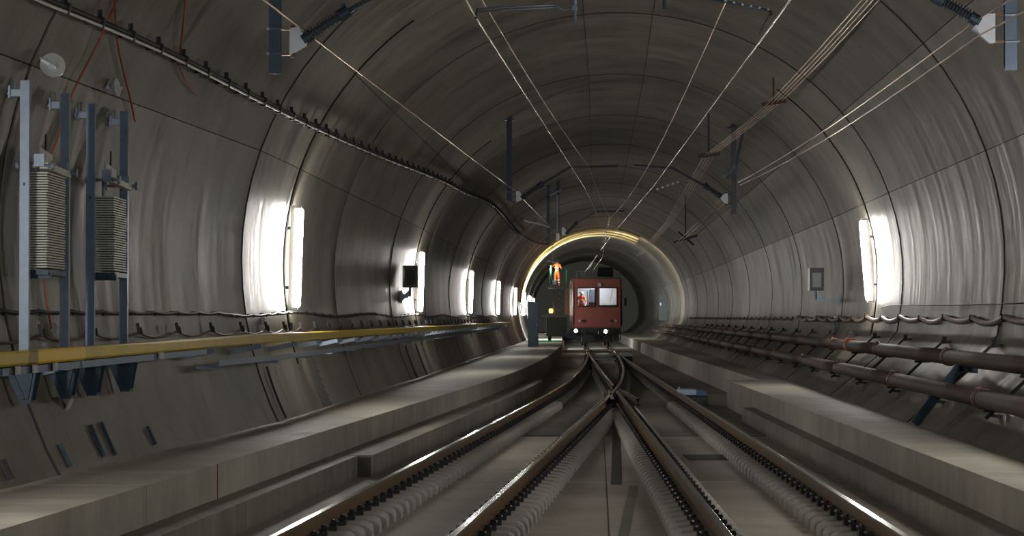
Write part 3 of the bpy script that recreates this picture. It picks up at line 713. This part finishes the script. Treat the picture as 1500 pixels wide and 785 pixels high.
# ------------------------------------------------------------------ overhead line
def vault_z(x, d): 
    dx = x - axis(d); return ZC + RV * math.sqrt(max(0, 1 - (dx / RA) ** 2))
def rod_insulator(a, b_, r0=.045, r1=.085, sheds=11):
    a, b_ = Vector(a), Vector(b_); P = []; R = []
    for i in range(sheds):
        t0 = i / sheds
        for t, r in ((t0, r0), (t0 + .35 / sheds, r0), (t0 + .5 / sheds, r1), (t0 + .62 / sheds, r1), (t0 + .8 / sheds, r0)): P.append(a.lerp(b_, t)); R.append(r)
    P.append(b_); R.append(r0); return MB().tube(P, 1, 12, R)
def cantilever(d, post, bottom, br, ins, knee, top, side, label, k=1.0):
    """drop post from the vault, pale bracket, ribbed insulator, tube rising to a level top tube"""
    P = at(post[0], bottom, d); x = P.x; zb = P.z; zt = vault_z(x, d) + .05
    e = empty('catenary_support', (x, d, zb), label, 'support', 'catenary supports under the vault')
    m = MB(); h = .07
    m.prism([(x - h, d - .05), (x + h, d - .05), (x + h, d - .035), (x + .012, d - .035), (x + .012, d + .035), (x + h, d + .035), (x + h, d + .05), (x - h, d + .05), (x - h, d + .035), (x - .012, d + .035), (x - .012, d - .035), (x - h, d - .035)], 'z', zb, zt)
    m.build('drop_post', post[1], e)
    m = MB(); m.box((x, d, zt - .12), (.34, .34, .03)); m.build('vault_plate', 'darksteel', e)
    Q = [at(px, py, d) for px, py in br]
    m = MB(); m.prism([(q.x, q.z) for q in Q], 'y', d - .04, d + .04); m.build('bracket', 'whitesteel', e)
    m = MB()
    zq = [q.z for q in Q]; xq = Q[0].x
    xc = xq + .035 * side
    for z in (max(zq) - .02, min(zq) + .02): m.bar((x - side * h, d, z), (xc - side * .0, d, z), .05, .03)
    m.tube([(xc - .0, d, min(zq) - .02), (xc, d, max(zq) + .03)], .025, 8); m.build('hinge', 'rust' if d < 40 else 'darksteel', e)
    for z in (max(zq) - .02, min(zq) + .02): m = MB(); m.tube([(x + h, d - .06, z), (x - h, d - .06, z)], .01, 6); m.box((x - side * .08, d - .055, z), (.03, .03, .03)); m.build('clamp_bolt', 'galv', e)
    a, b_ = at(*ins[0], d), at(*ins[1], d)
    rod_insulator(a, b_).build('insulator', 'insul', e, True)
    m = MB(); u = (b_ - a).normalized(); m.tube([b_ - u * .04, b_ + u * .1], .075, 12); m.box(b_ + u * .03 + Vector((0, 0, .07)), (.05, .05, .09)); m.build('end_fitting', 'darksteel', e); m = MB(); m.tube([a - u * .1, a + u * .02], .07, 12); m.build('end_fitting', 'darksteel', e)
    kn = at(*knee, d); tp = at(*top, d)
    m = MB(); m.tube([b_, kn, tp], .032, 10); m.build('arm_tube', 'bluesteel' if d < 40 else 'insul', e, True)
    m = MB(); m.tube([at(tp[0] if False else top[0], top[1], d) + Vector((0, 0, -.05)), tp + Vector((0, 0, .06))], .02, 8); m.build('wire_clamp', 'galv', e)
    return e
cantilever(28, (403, 'darksteel'), 108, [(425, 42), (437, 40), (452, 60), (448, 68), (424, 82)], ((454, 52), (500, 22)), (625, -50), (880, -62), 1, 'dark blue drop post with bracket and ribbed insulator, upper left')
cantilever(28, (1480, 'bluesteel'), 103, [(1457, 20), (1441, 21), (1424, 43), (1449, 64), (1457, 63)], ((1424, 26), (1378, 0)), (1240, -60), (985, -65), -1, 'blue grey drop post with bracket and ribbed insulator, upper right')
cantilever(64, (746, 'darksteel'), 294, [(756, 280), (761, 280), (766, 288), (765, 292), (756, 297)], ((768, 287), (790, 272)), (835, 245), (905, 243), 1, 'dark distant drop post with cantilever arm, left of the contact wires')
cantilever(64, (1075, 'insul'), 314, [(1066, 283), (1061, 284), (1055, 290), (1060, 297), (1066, 299)], ((1052, 285), (1036, 274)), (985, 246), (930, 242), -1, 'grey distant drop post with white bracket, right of the contact wires')
cantilever(100, (803, 'darksteel'), 353, [(823, 333), (826, 333), (831, 340), (828, 344), (823, 345)], ((831, 340), (843, 328)), (872, 310), (914, 309), 1, 'far dark drop post left of the worker, third support from the viewer')
# the grey lamp-like insulator at the right support
p0, p1 = at(1061, 260, 64), at(1078, 242, 64)
m = rod_insulator(p0, p1, .07, .1, 4); o = m.build('strain_insulator', 'galv', None, True); tag(o, 'short pale ribbed insulator beside the distant right drop post', 'insulator')
m = MB(); m.bar(p1, (p1.x + .2, 64, vault_z(p1.x + .2, 64) + .02), .08, .08); m.build('hanger', 'darksteel', o)
p0 = at(817, 285, 100); p1 = at(817, 347, 100)
e = empty('drop_pole', p1, 'pale drop pole with rail head above the orange worker', 'pole')
m = MB(); m.tube([p0, p1], .06, 10); m.build('pole', 'galv', e)
m = MB(); m.tube([p0, (p0.x, 100, vault_z(p0.x, 100) + .03)], .05, 8); m.build('upper_pole', 'darksteel', e)
m = MB(); m.bar(at(800, 290, 100), at(822, 278, 100), .1, .06); m.build('head_bar', 'galv', e)
m = MB(); m.box(p1, (.14, .14, .3)); m.build('clamp', 'whitesteel', e)
# registration arms
e = empty('registration_arm', at(842, 20, 28), 'pale double tube registration arm across the top, left of centre', 'arm')
m = MB(); m.tube([at(842, -60, 28), at(842, 33, 28)], .025, 10); m.build('drop_tube', 'galv', e, True)
m = MB(); m.tube([at(700, 13, 28), at(815, 7, 28)], .012, 8); m.tube([at(700, 17, 28) + Vector((0, .03, 0)), at(815, 10, 28) + Vector((0, .03, 0))], .012, 8); m.build('steady_tube', 'galv', e, True)
m = MB(); m.tube([at(813, 7, 28), at(824, 14, 28), at(840, 13, 28)], .014, 8); m.box(at(842, 12, 28), (.06, .06, .06)); m.build('link', 'galv', e)
m = MB(); m.tube([at(700, 12, 28), at(697, 24, 28)], .014, 6); m.box(at(697, 25, 28), (.03, .06, .04)); m.build('wire_clip', 'black', e)
e = empty('registration_arm', at(973, 0, 28), 'dark registration arm with pale beads across the top, right of centre', 'arm')
m = MB(); m.tube([at(973, -60, 28), at(973, 13, 28)], .022, 10); m.build('drop_tube', 'darksteel', e, True)
m = MB(); m.tube([at(975, -14, 28), at(1050, 0, 28), at(1128, 16, 28)], .016, 8); m.build('steady_tube', 'darksteel', e, True)
m = MB()
for i in range(7): m.box(at(1050 + i * 12.5, -1 + i * 2.55, 28) + Vector((0, -.02, 0)), (.025, .02, .02))
m.build('bead_row', 'whitesteel', e)
m = MB(); m.tube([at(1130, 17, 28), at(1112, 50, 28)], .01, 6); m.box(at(1129, 20, 28), (.03, .06, .05)); m.build('wire_clip', 'black', e)
e = empty('registration_arm', at(985, 268, 64), 'distant pale beaded registration arm right of the contact wires', 'arm')
m = MB(); m.tube([at(962, 278, 64), at(978, 271, 64), at(992, 267, 64), at(1008, 268, 64)], .018, 8); m.build('steady_tube', 'galv', e, True)
m = MB()
for i in range(5): m.box(at(963 + i * 7.5, 277 - i * 2.6, 64) + Vector((0, -.02, 0)), (.05, .03, .05))
m.build('bead_row', 'whitesteel', e)
e = empty('registration_arm', at(775, 326, 64), 'distant pale registration arm left of the worker', 'arm')
m = MB(); m.tube([at(762, 321, 64), at(775, 325, 64), at(790, 328, 64), at(806, 333, 64)], .02, 8); m.build('steady_tube', 'plate', e, True)
m = MB(); m.box(at(764, 321, 64), (.12, .08, .1)); m.build('clamp', 'darksteel', e)
# wires
def wire(P, r, label, mat='wire', name='overhead_wire', g=None):
    m = MB(); m.tube(P, r, 6); return tag(m.build(name, mat, None, True), label, 'wire', g)
def sagging(pts, sag, n=8):
    out = []
    for a, b_ in zip(pts, pts[1:]):
        for k in range(n): t = k / n; out.append(a.lerp(b_, t) - Vector((0, 0, sag * 4 * t * (1 - t))))
    out.append(pts[-1]); return out
def V3(x, y, z): return Vector((x, y, z))
def gb_(px, py, d): return at(px, py, d)
wire([V3(-3.1, -20, 5.38), gb_(697, 25, 28), gb_(855, 272, 64), gb_(888, 342, 100), V3(5.3, 140, 5.38), V3(6.0, 175, 5.38)], .011, 'left contact wire running from the top edge toward the red railcar')
wire(sagging([V3(-3.0, -8, 6.35), V3(-.62, 28, 6.05), gb_(862, 243, 64), gb_(893, 318, 100), V3(5.2, 140, 6.0)], .12), .008, 'thin left messenger wire just right of the left contact wire', 'copper')
wire([V3(2.3, -8, 5.38), gb_(1140, 24, 28), gb_(958, 272, 64), gb_(897, 343, 100), gb_(857, 398, 172)], .012, 'bright right contact wire running from the top edge to the railcar roof')
wire(sagging([V3(1.9, -8, 6.3), V3(2.72, 28, 6.05), gb_(946, 250, 64), gb_(893, 320, 100), V3(5.4, 140, 6.0)], .12), .008, 'thin right messenger wire left of the right contact wire', 'copper')
wire([gb_(891, 348, 100), gb_(868, 385, 150), gb_(862, 394, 175)], .016, 'short pale wire above the red railcar roof, left one')
L1 = [V3(-4.9, -8, 5.2), gb_(452, 50, 28), gb_(755, 280, 64), gb_(806, 332, 100)]
wire(L1, .011, 'bronze feeder wire from the upper left insulator to the far left post', 'copper')
wire([gb_(806, 332, 100), V3(2.6, 150, 5.1)], .011, 'end of the left feeder wire past the far post', 'copper')
for k, off in enumerate((-.16, -.05, .05, .16)):
    o_ = V3(off, 0, off * .25)
    P = sagging([V3(4.4, 0, 6.45) + o_, gb_(1275, 0, 35) + o_, gb_(1133, 152, 50.5) + o_, gb_(1040, 226, 64) + o_, gb_(980, 325, 100) + o_, gb_(935, 375, 150) + o_], .03, 5)
    wire(P, .009, 'bronze feeder wire in the bundle of four on the right vault, %s from its left' % ('first', 'second', 'third', 'fourth')[k], 'copper', g=None)
m = MB(); c = gb_(1133, 152, 50.5); m.bar(c + V3(-.26, 0, -.02), c + V3(.26, 0, .06), .08, .08); m.bar(c, V3(c.x, c.y, vault_z(c.x, c.y) + .02), .04, .04); tag(m.build('wire_spacer', 'pipered'), 'red spacer clamp holding the bundle of four wires', 'clamp')
m = MB(); c = gb_(1038, 228, 64); m.bar(c + V3(-.3, 0, -.02), c + V3(.3, 0, .06), .1, .12); m.bar(c, V3(c.x, c.y, vault_z(c.x, c.y) + .02), .06, .06); tag(m.build('wire_spacer', 'machinedark'), 'dark spacer clamp holding the four wires beside the distant right post', 'clamp')
wire(sagging([V3(5.2, 0, 5.3), gb_(1432, 28, 28), gb_(1082, 267, 64)], .12), .010, 'upper of the two bronze wires from the upper right insulator', 'copper')
wire(sagging([V3(5.4, 0, 5.2), gb_(1434, 52, 28), gb_(1084, 271, 64)], .14), .010, 'lower of the two bronze wires from the upper right insulator', 'copper')
wire([gb_(1055, 293, 64), gb_(990, 357, 100)], .010, 'left of the two bronze wires beyond the distant right post', 'copper')
wire([gb_(1060, 299, 64), gb_(993, 358, 100)], .010, 'right of the two bronze wires beyond the distant right post', 'copper')
p0 = gb_(990, 357, 100); m = MB(); m.bar(p0 + V3(-.1, 0, .05), p0 + V3(.9, 0, .35), .08, .1); m.bar(p0 + V3(.1, 0, .5), p0 + V3(.75, 0, -.05), .07, .08); m.tube([p0 + V3(.4, 0, .2), V3(p0.x + .4, 100, vault_z(p0.x + .4, 100) + .02)], .03, 6); tag(m.build('wire_anchor', 'machinedark'), 'dark anchor bracket on the right vault where the two wires end', 'bracket')
# pale hoses standing in for lit lining over the vault behind the railcar
e = empty('lit_strands', (axis(166), 166, 3), 'pale yellow hoses standing in for lit lining along the vault beyond the worker', 'strands')
for k in range(4):
    P = []
    for i in range(31):
        a = 178 - i * (178 - 62) / 30
        P.append(wall_pt(158 + k * 4.6, a + .6 * math.sin(i * .9 + k), .16))
    m = MB(); m.tube(P, .07, 8); m.build('hose', 'litstrand', e, True)  # each tube is one bright line of lit lining

# ------------------------------------------------------------------ red railcar
TY = 151.0; TX = trkB(151) + .02
def R_(px, py): p = at(px, py, TY); return p.x, p.z
tr_ = empty('railcar', (TX, TY, 0), 'dusty red service railcar with two windscreens standing on the track', 'railcar')
hw, zb, zt = 1.53, 1.25, 4.3
m = MB()
th = .08; LZ = 9.0
wz0, wz1 = 2.58, 3.70; wl0, wl1, wr0, wr1 = -1.26, -.18, .13, 1.2
def fb(x0, x1, z0, z1): m.box((TX + (x0 + x1) / 2, TY + th / 2, (z0 + z1) / 2), (x1 - x0, th, z1 - z0))
fb(-hw, hw, zb, wz0); fb(-hw + .03, hw - .03, wz1, zt)
fb(-hw, wl0, wz0, wz1); fb(wl1, wr0, wz0, wz1); fb(wr1, hw, wz0, wz1)
for s in (-1, 1): m.box((TX + s * (hw - th / 2), TY + LZ / 2, (zb + zt) / 2), (th, LZ, zt - zb))
m.box((TX, TY + LZ, (zb + zt) / 2), (2 * hw, th, zt - zb)); m.box((TX, TY + LZ / 2, zb), (2 * hw, LZ, th))
m.build('body', 'bodyred', tr_)
m = MB(); m.prism([(TX - hw - .04, zt - .02), (TX + hw + .04, zt - .02), (TX + hw - .1, zt + .1), (TX, zt + .16), (TX - hw + .1, zt + .1)], 'y', TY - .1, TY + LZ + .1); m.build('roof', 'roof', tr_)
m = MB(); m.box((TX, TY - .03, 2.35), (2 * hw - .05, .05, .05)); m.box((TX, TY - .03, 1.3), (2 * hw, .06, .08)); m.box((TX, TY - .03, 3.86), (2 * hw - .1, .05, .05)); m.build('trim_band', 'bodyred', tr_)
for a, b_ in ((wl0, wl1), (wr0, wr1)):
    m = MB(); t_ = .06
    for (x0, x1, z0, z1) in ((a - t_, b_ + t_, wz1, wz1 + t_), (a - t_, b_ + t_, wz0 - t_, wz0), (a - t_, a, wz0, wz1), (b_, b_ + t_, wz0, wz1)):
        m.box((TX + (x0 + x1) / 2, TY - .02, (z0 + z1) / 2), (x1 - x0, .05, z1 - z0))
    fr = m.build('windscreen_frame', 'black', tr_)
    m = MB(); m.box((TX + (a + b_) / 2, TY + .02, (wz0 + wz1) / 2), (b_ - a, .012, wz1 - wz0)); m.build('windscreen', 'glass', fr)
    m = MB(); m.bar((TX + (a + b_) / 2 + .3, TY - .06, wz1 + .05), (TX + (a + b_) / 2 + .12, TY - .06, wz0 + .25), .03, .02); m.build('wiper', 'black', fr)
m = MB(); m.box((TX, TY + 2.3, (zb + zt) / 2), (2 * hw - .2, .05, zt - zb - .15)); m.box((TX, TY + 1.2, zt - .1), (2 * hw - .2, 2.2, .05)); m.build('cab_lining', 'cabwhite', tr_)
m = MB(); m.box((TX - .2, TY + 2.22, 3.25), (.5, .05, .8)); m.box((TX - .55, TY + 2.2, 2.9), (.05, .05, 1.4)); m.build('cab_door', 'panelglass', tr_)
m = MB(); m.box((TX + .15, TY + .55, 2.5), (2.2, .5, .3)); m.box((TX - .3, TY + .5, 2.72), (.5, .3, .2)); m.build('desk', 'machine', tr_)
m = MB(); m.box((TX, TY + 1.1, zt - .16), (1.3, .5, .05)); m.build('cab_lamp', 'cablamp', tr_)
for px, py, mat, s in ((843.5, 484.5, 'headwarm', -1), (887, 485.5, 'headcool', 1)):
    x, z = R_(px, py)
    m = MB(); m.tube([(x, TY - .12, z), (x, TY + .1, z)], .16, 16); h = m.build('headlight', 'black', tr_)
    m = MB(); m.disc((x, TY - .13, z), (0, 1, 0), .105, .02, 16); m.build('lens', mat, h)
for px in (849, 855, 896, 902):
    x, z = R_(px, 470); m = MB(); m.disc((x, TY - .03, z), (0, 1, 0), .08, .08, 12); m.build('marker_lamp', 'whitesteel' if px in (849, 902) else 'black', tr_)
x, z = R_(878, 417); m = MB(); m.disc((x, TY - .05, z), (0, 1, 0), .12, .1, 14); m.build('top_lamp', 'whitesteel', tr_)
x, z = R_(916, 442); m = MB(); m.box((x, TY - .15, z), (.16, .06, .5)); m.bar((x, TY - .12, z + .2), (TX + hw - .05, TY + .1, z + .3), .03, .03); m.build('mirror', 'black', tr_)
m = MB(); m.box((TX, TY + .35, 1.0), (2.9, .6, .38)); m.box((TX, TY + 4.5, .95), (2.3, 8.6, .35)); m.box((TX, TY + .3, .55), (1.9, .4, .5)); m.box((TX - 1.2, TY + .3, .62), (.3, .3, .5)); m.box((TX + 1.2, TY + .3, .62), (.3, .3, .5)); m.build('underframe', 'machinedark', tr_)
for s in (-1, 1):
    m = MB(); m.tube([(TX + s * .88, TY - .5, 1.02), (TX + s * .88, TY - .44, 1.02), (TX + s * .88, TY - .43, 1.02), (TX + s * .88, TY + .1, 1.02)], .2, 16, [.2, .2, .08, .08]); m.build('buffer', 'machinedark', tr_)
    for yy in (1.6, 7.2):
        m = MB(); m.tube([(TX + s * .68, TY + yy, .46), (TX + s * .78, TY + yy, .46)], .46, 24); m.build('wheel', 'machinedark', tr_)
    m = MB(); m.tube([(TX + s * (hw + .04), TY + .1, 1.4), (TX + s * (hw + .04), TY + .1, 2.6)], .02, 6); m.build('handrail', 'machine', tr_)
    m = MB()
    for z in (.5, .85): m.box((TX + s * 1.35, TY + .9, z), (.3, .4, .04))
    m.bar((TX + s * 1.48, TY + .9, .45), (TX + s * 1.48, TY + .9, 1.2), .04, .04); m.build('step', 'machinedark', tr_)
m = MB(); m.tube([(TX, TY + .1, 1.0), (TX, TY - .35, .98), (TX, TY - .4, .85), (TX, TY - .3, .8)], .05, 8); m.build('coupling_hook', 'machinedark', tr_)
x0, _z = R_(875, 400); x1, _z = R_(900, 400)
m = MB(); c = (x0 + x1) / 2; m.tube([(c - .5, TY + 1.2, zt + .35), (c - .45, TY + 1.2, zt + .35), (c + .45, TY + 1.2, zt + .35), (c + .5, TY + 1.2, zt + .35)], .4, 18, [.3, .42, .42, .3]); m.box((c, TY + 1.2, zt + .1), (.9, .6, .12)); m.build('roof_tank', 'machinedark', tr_)
m = MB()
for a, b_, pp in ((845, 871, (845, 851, 857, 863, 870)), (902, 908, (903, 908))):
    for px in pp: x = R_(px, 400)[0]; m.tube([(x, TY + .3, zt), (x, TY + .3, zt + .5)], .022, 6)
    for z in (zt + .28, zt + .5): m.tube([(R_(a, 400)[0], TY + .3, z), (R_(b_, 400)[0], TY + .3, z)], .02, 6)
    m.build('roof_railing', 'machine', tr_); m = MB()

# ------------------------------------------------------------------ people
def skin_mesh(name, joints, bones, mat, parent, sub=2):
    names = list(joints); me = bpy.data.meshes.new(name)
    o0 = ORG[parent]
    me.from_pydata([tuple(Vector(joints[k][0]) - o0) for k in names], [(names.index(a), names.index(b_)) for a, b_ in bones], [])
    o = inst(name, me, o0, parent); me.materials.append(M[mat])
    md = o.modifiers.new('skin', 'SKIN'); sv = me.skin_vertices[0].data
    for i, k in enumerate(names):
        r = joints[k][1]; sv[i].radius = (r, r) if not isinstance(r, tuple) else r
    sv[0].use_root = True
    md.use_smooth_shade = True
    s = o.modifiers.new('sub', 'SUBSURF'); s.levels = sub; s.render_levels = sub
    return o
def worker(feet, label, pose, H=1.76, hat='whitesteel'):
    fx, fy, fz = feet; e = empty('person', feet, label, 'person')
    def p(x, y, z): return (fx + x * H / 1.76, fy + y, fz + z * H / 1.76)
    J = {'pelvis': (p(0, 0, .95), .135), 'waist': (p(0, 0, 1.1), .125), 'chest': (p(.01, -.02, 1.32), (.17, .13)), 'neckb': (p(.01, -.02, 1.47), .09),
         'hipl': (p(-.1, 0, .88), .105), 'kneel': (p(-.12, -.04, .5), .075), 'anklel': (p(-.12, 0, .1), .058), 'toel': (p(-.13, -.15, .05), .045),
         'hipr': (p(.1, 0, .88), .105), 'kneer': (p(.12, -.03, .5), .075), 'ankler': (p(.12, 0, .1), .058), 'toer': (p(.13, -.15, .05), .045)}
    Bn = [('pelvis', 'waist'), ('waist', 'chest'), ('chest', 'neckb'), ('pelvis', 'hipl'), ('hipl', 'kneel'), ('kneel', 'anklel'), ('anklel', 'toel'), ('pelvis', 'hipr'), ('hipr', 'kneer'), ('kneer', 'ankler'), ('ankler', 'toer')]
    for s, (el, wr) in pose.items():
        sx = -1 if s == 'l' else 1
        J['sh' + s] = (p(sx * .19, -.02, 1.42), .08); J['el' + s] = (p(*el), .058); J['wr' + s] = (p(*wr), .042)
        Bn += [('neckb', 'sh' + s), ('sh' + s, 'el' + s), ('el' + s, 'wr' + s)]
    skin_mesh('body', J, Bn, 'orange', e)
    skin_mesh('head', {'neck': (p(.01, -.03, 1.48), .06), 'jaw': (p(.01, -.06, 1.57), .075), 'skull': (p(.01, -.03, 1.68), .1), 'nose': (p(.01, -.15, 1.61), .02)}, [('neck', 'jaw'), ('jaw', 'skull'), ('jaw', 'nose')], 'skin', e)
    m = MB(); q = Vector(p(.01, -.03, 1.69)); m.tube([q + Vector((0, 0, t)) for t in (-.01, 0, .05, .1, .125)], 1, 16, [.15, .125, .12, .08, .02]); m.build('helmet', hat, e, True)
    m = MB()
    for z, r in ((1.06, .15), (1.25, .175)): m.tube([p(0, -.01, z - .03), p(0, -.01, z + .03)], r, 16)
    for sx in (-.12, .12):
        for z, r in ((.42, .09), (.26, .08)): m.tube([p(sx, -.02, z - .025), p(sx, -.02, z + .025)], r, 10)
    m.build('reflective_tape', 'reflect', e, True)
    for s, (el, wr) in pose.items():
        el = Vector(p(*el)); wr = Vector(p(*wr)); u = (wr - el).normalized(); n_ = u.cross(Vector((0, 1, 0)))
        if n_.length < .1: n_ = u.cross(Vector((0, 0, 1)))
        n_.normalize(); J2 = {'w': (wr, .03), 'palm': (wr + u * .06, .034)}; B2 = [('w', 'palm')]
        for k in range(4):
            b0 = wr + u * .09 + n_ * (k - 1.5) * .018
            J2['k%d' % k] = (b0, .012); J2['t%d' % k] = (b0 + u * (.06, .07, .072, .055)[k] + Vector((0, -.02, 0)), .009); B2 += [('palm', 'k%d' % k), ('k%d' % k, 't%d' % k)]
        J2['th'] = (wr + u * .06 + n_ * .05, .012); B2.append(('palm', 'th'))
        skin_mesh('hand', J2, B2, 'skin', e, 1)
    return e

# ------------------------------------------------------------------ work platform vehicle behind the railcar
VY = 159.0
def Q_(px, py): p = at(px, py, VY); return p.x, p.z
xl, xr = Q_(803, 0)[0], Q_(834, 0)[0]; zd = Q_(800, 421)[1]
vx = (xl + xr) / 2 - .05
e = e_lift = empty('lift_vehicle', (vx, VY, ZW), 'grey work lift with green railings and lattice mast left of the railcar', 'vehicle')
zc_ = Q_(800, 463)[1]
xa, xb = Q_(794, 0)[0], Q_(833, 0)[0]
m = MB(); m.box(((xa + xb) / 2, VY + .6, zc_), (xb - xa, 1.8, .14)); m.build('deck', 'machine', e)
m = MB(); m.box((vx - .1, VY + .7, (zc_ + ZW) / 2 + .12), (1.35, 1.5, zc_ - ZW - .35)); m.build('chassis', 'machinedark', e)
for sx in (-.55, .4):
    for sy in (.2, 1.2):
        m = MB(); m.tube([(vx + sx - .1, VY + sy, ZW + .22), (vx + sx + .1, VY + sy, ZW + .22)], .22, 16); m.build('wheel', 'black', e)
m = MB(); m.box(((xl + xr) / 2, VY + .5, zd), (xr - xl, 1.3, .14)); m.build('platform', 'machine', e)
x0, x1 = Q_(811, 0)[0], Q_(826, 0)[0]
m = MB()
for x in (x0, x1):
    for y in (VY + .2, VY + .8): m.bar((x, y, zc_), (x, y, zd), .06, .06)
n = 5
for k in range(n):
    z0 = zc_ + (zd - zc_) * k / n; z1 = zc_ + (zd - zc_) * (k + 1) / n
    m.bar((x0, VY + .2, z0), (x1, VY + .2, z1), .05, .05); m.bar((x1, VY + .2, z0), (x0, VY + .2, z1), .05, .05)
m.build('lattice_mast', 'machinedark', e)
m = MB(); x2 = Q_(830, 0)[0]; m.box((x2, VY + .3, (zc_ + zd) / 2), (.3, .3, zd - zc_)); m.build('cylinder_column', 'plank', e)
for px, pt in ((806.5, 387), (829.5, 390)):
    x, z = Q_(px, pt)
    for y in (VY - .05, VY + 1.05):
        m = MB(); m.box((x, y, (z + zd) / 2), (.09 if px < 810 else .06, .09, z - zd)); m.build('railing_post', 'green', e)
m = MB()
for z in (zd + .55, zd + 1.1): m.bar((xl + .1, VY + 1.05, z), (xr - .1, VY + 1.05, z), .05, .05); m.bar((xl + .15, VY, z), (xl + .15, VY + 1.05, z), .05, .05)
m.build('railing_bar', 'green', e)
x, z = Q_(807, 455)
m = MB(); m.tube([(x, VY - .2, z - .16), (x, VY - .2, z - .1), (x, VY - .2, z + .08), (x, VY - .2, z + .13)], .1, 14, [.09, .13, .13, .06]); m.build('beacon', 'beacon', e, True)
m = MB(); m.box((x, VY - .1, z - .2), (.2, .4, .06)); m.build('beacon_base', 'black', e)
x, z = Q_(801, 379); 
m = MB(); m.box((xl + .3, VY + .3, zd + .35), (.5, .3, .3)); m.build('control_box', 'panelglass', e)
fx = Q_(816, 0)[0]
worker((fx, VY + .45, zd + .07), 'worker in orange high visibility clothing reaching up on the lift platform', {'l': ((-.32, -.2, 1.32), (-.36, -.38, 1.52)), 'r': ((.3, -.15, 1.18), (.26, -.38, 1.30))}, 1.78)
h = (fx - .36, VY + .07, zd + 1.66)
m = MB(); m.bar((h[0] - .30, h[1], h[2] + .1), (h[0] + .34, h[1], h[2] - .02), .09, .09); tag(m.build('hand_tool', 'bluewhite'), 'pale blue tool held by the orange worker', 'tool')
dx = TX - 1.0
worker((dx, TY + 1.1, 1.75), 'driver in red orange jacket standing behind the left windscreen', {'l': ((-.3, -.1, 1.15), (-.22, -.32, 1.05)), 'r': ((.3, -.1, 1.15), (.22, -.32, 1.05))}, 1.72)
m = MB(); m.box((at(803, 499, 150).x, 150, ZW + .05), (1.5, .6, .08)); m.box((at(803, 499, 150).x, 150.9, ZW + .05), (1.5, .3, .08)); tag(m.build('green_board', 'green'), 'green board lying on the walkway below the lift vehicle', 'board')

# lift work light aimed at the vault, then added fills with no seen source
def spot(loc, to, power, col, size=1.4, r=.15):
    l = bpy.data.lights.new('work_and_fill_light', 'SPOT'); l.energy = power; l.color = col; l.spot_size = size; l.spot_blend = .6; l.shadow_soft_size = r
    o = bpy.data.objects.new('work_and_fill_light', l); C.objects.link(o); o.location = loc
    o.rotation_euler = (Vector(to) - Vector(loc)).to_track_quat('-Z', 'Y').to_euler(); return o
spot((vx - .1, VY + 1.3, zd + 1.3), (axis(168) - 2.6, 168, 6.6), 520, (1, .9, .62), 1.9)
spot((TX + 1.0, TY + 8.0, zt + .5), (axis(175) + 5.2, 176, 2.6), 2500, (1, .92, .75), 1.9)  # added fill, no lamp seen, brightens the far right wall
spot((vx - .6, VY + 1.6, zc_ + .3), (axis(250) - 3.4, 250, 2.6), 16000, (.85, .95, 1), 1.2)  # added fill to light the end wall
# lamp added on the platform's front rail to brighten the worker
lx, ly, lz = xl + .02, VY - .55, zd + 1.35
m = MB(); m.bar((xl + .1, VY - .05, zd + 1.1), (lx, ly, lz), .04, .04); m.tube([(lx, ly - .02, lz), (lx + .05, ly + .1, lz)], .09, 12); m.build('added_lamp', 'machinedark', e_lift)
spot((lx + .06, ly + .16, lz), (fx + .1, VY + .5, zd + .9), 130, (1, .95, .88), 1.6, .06)
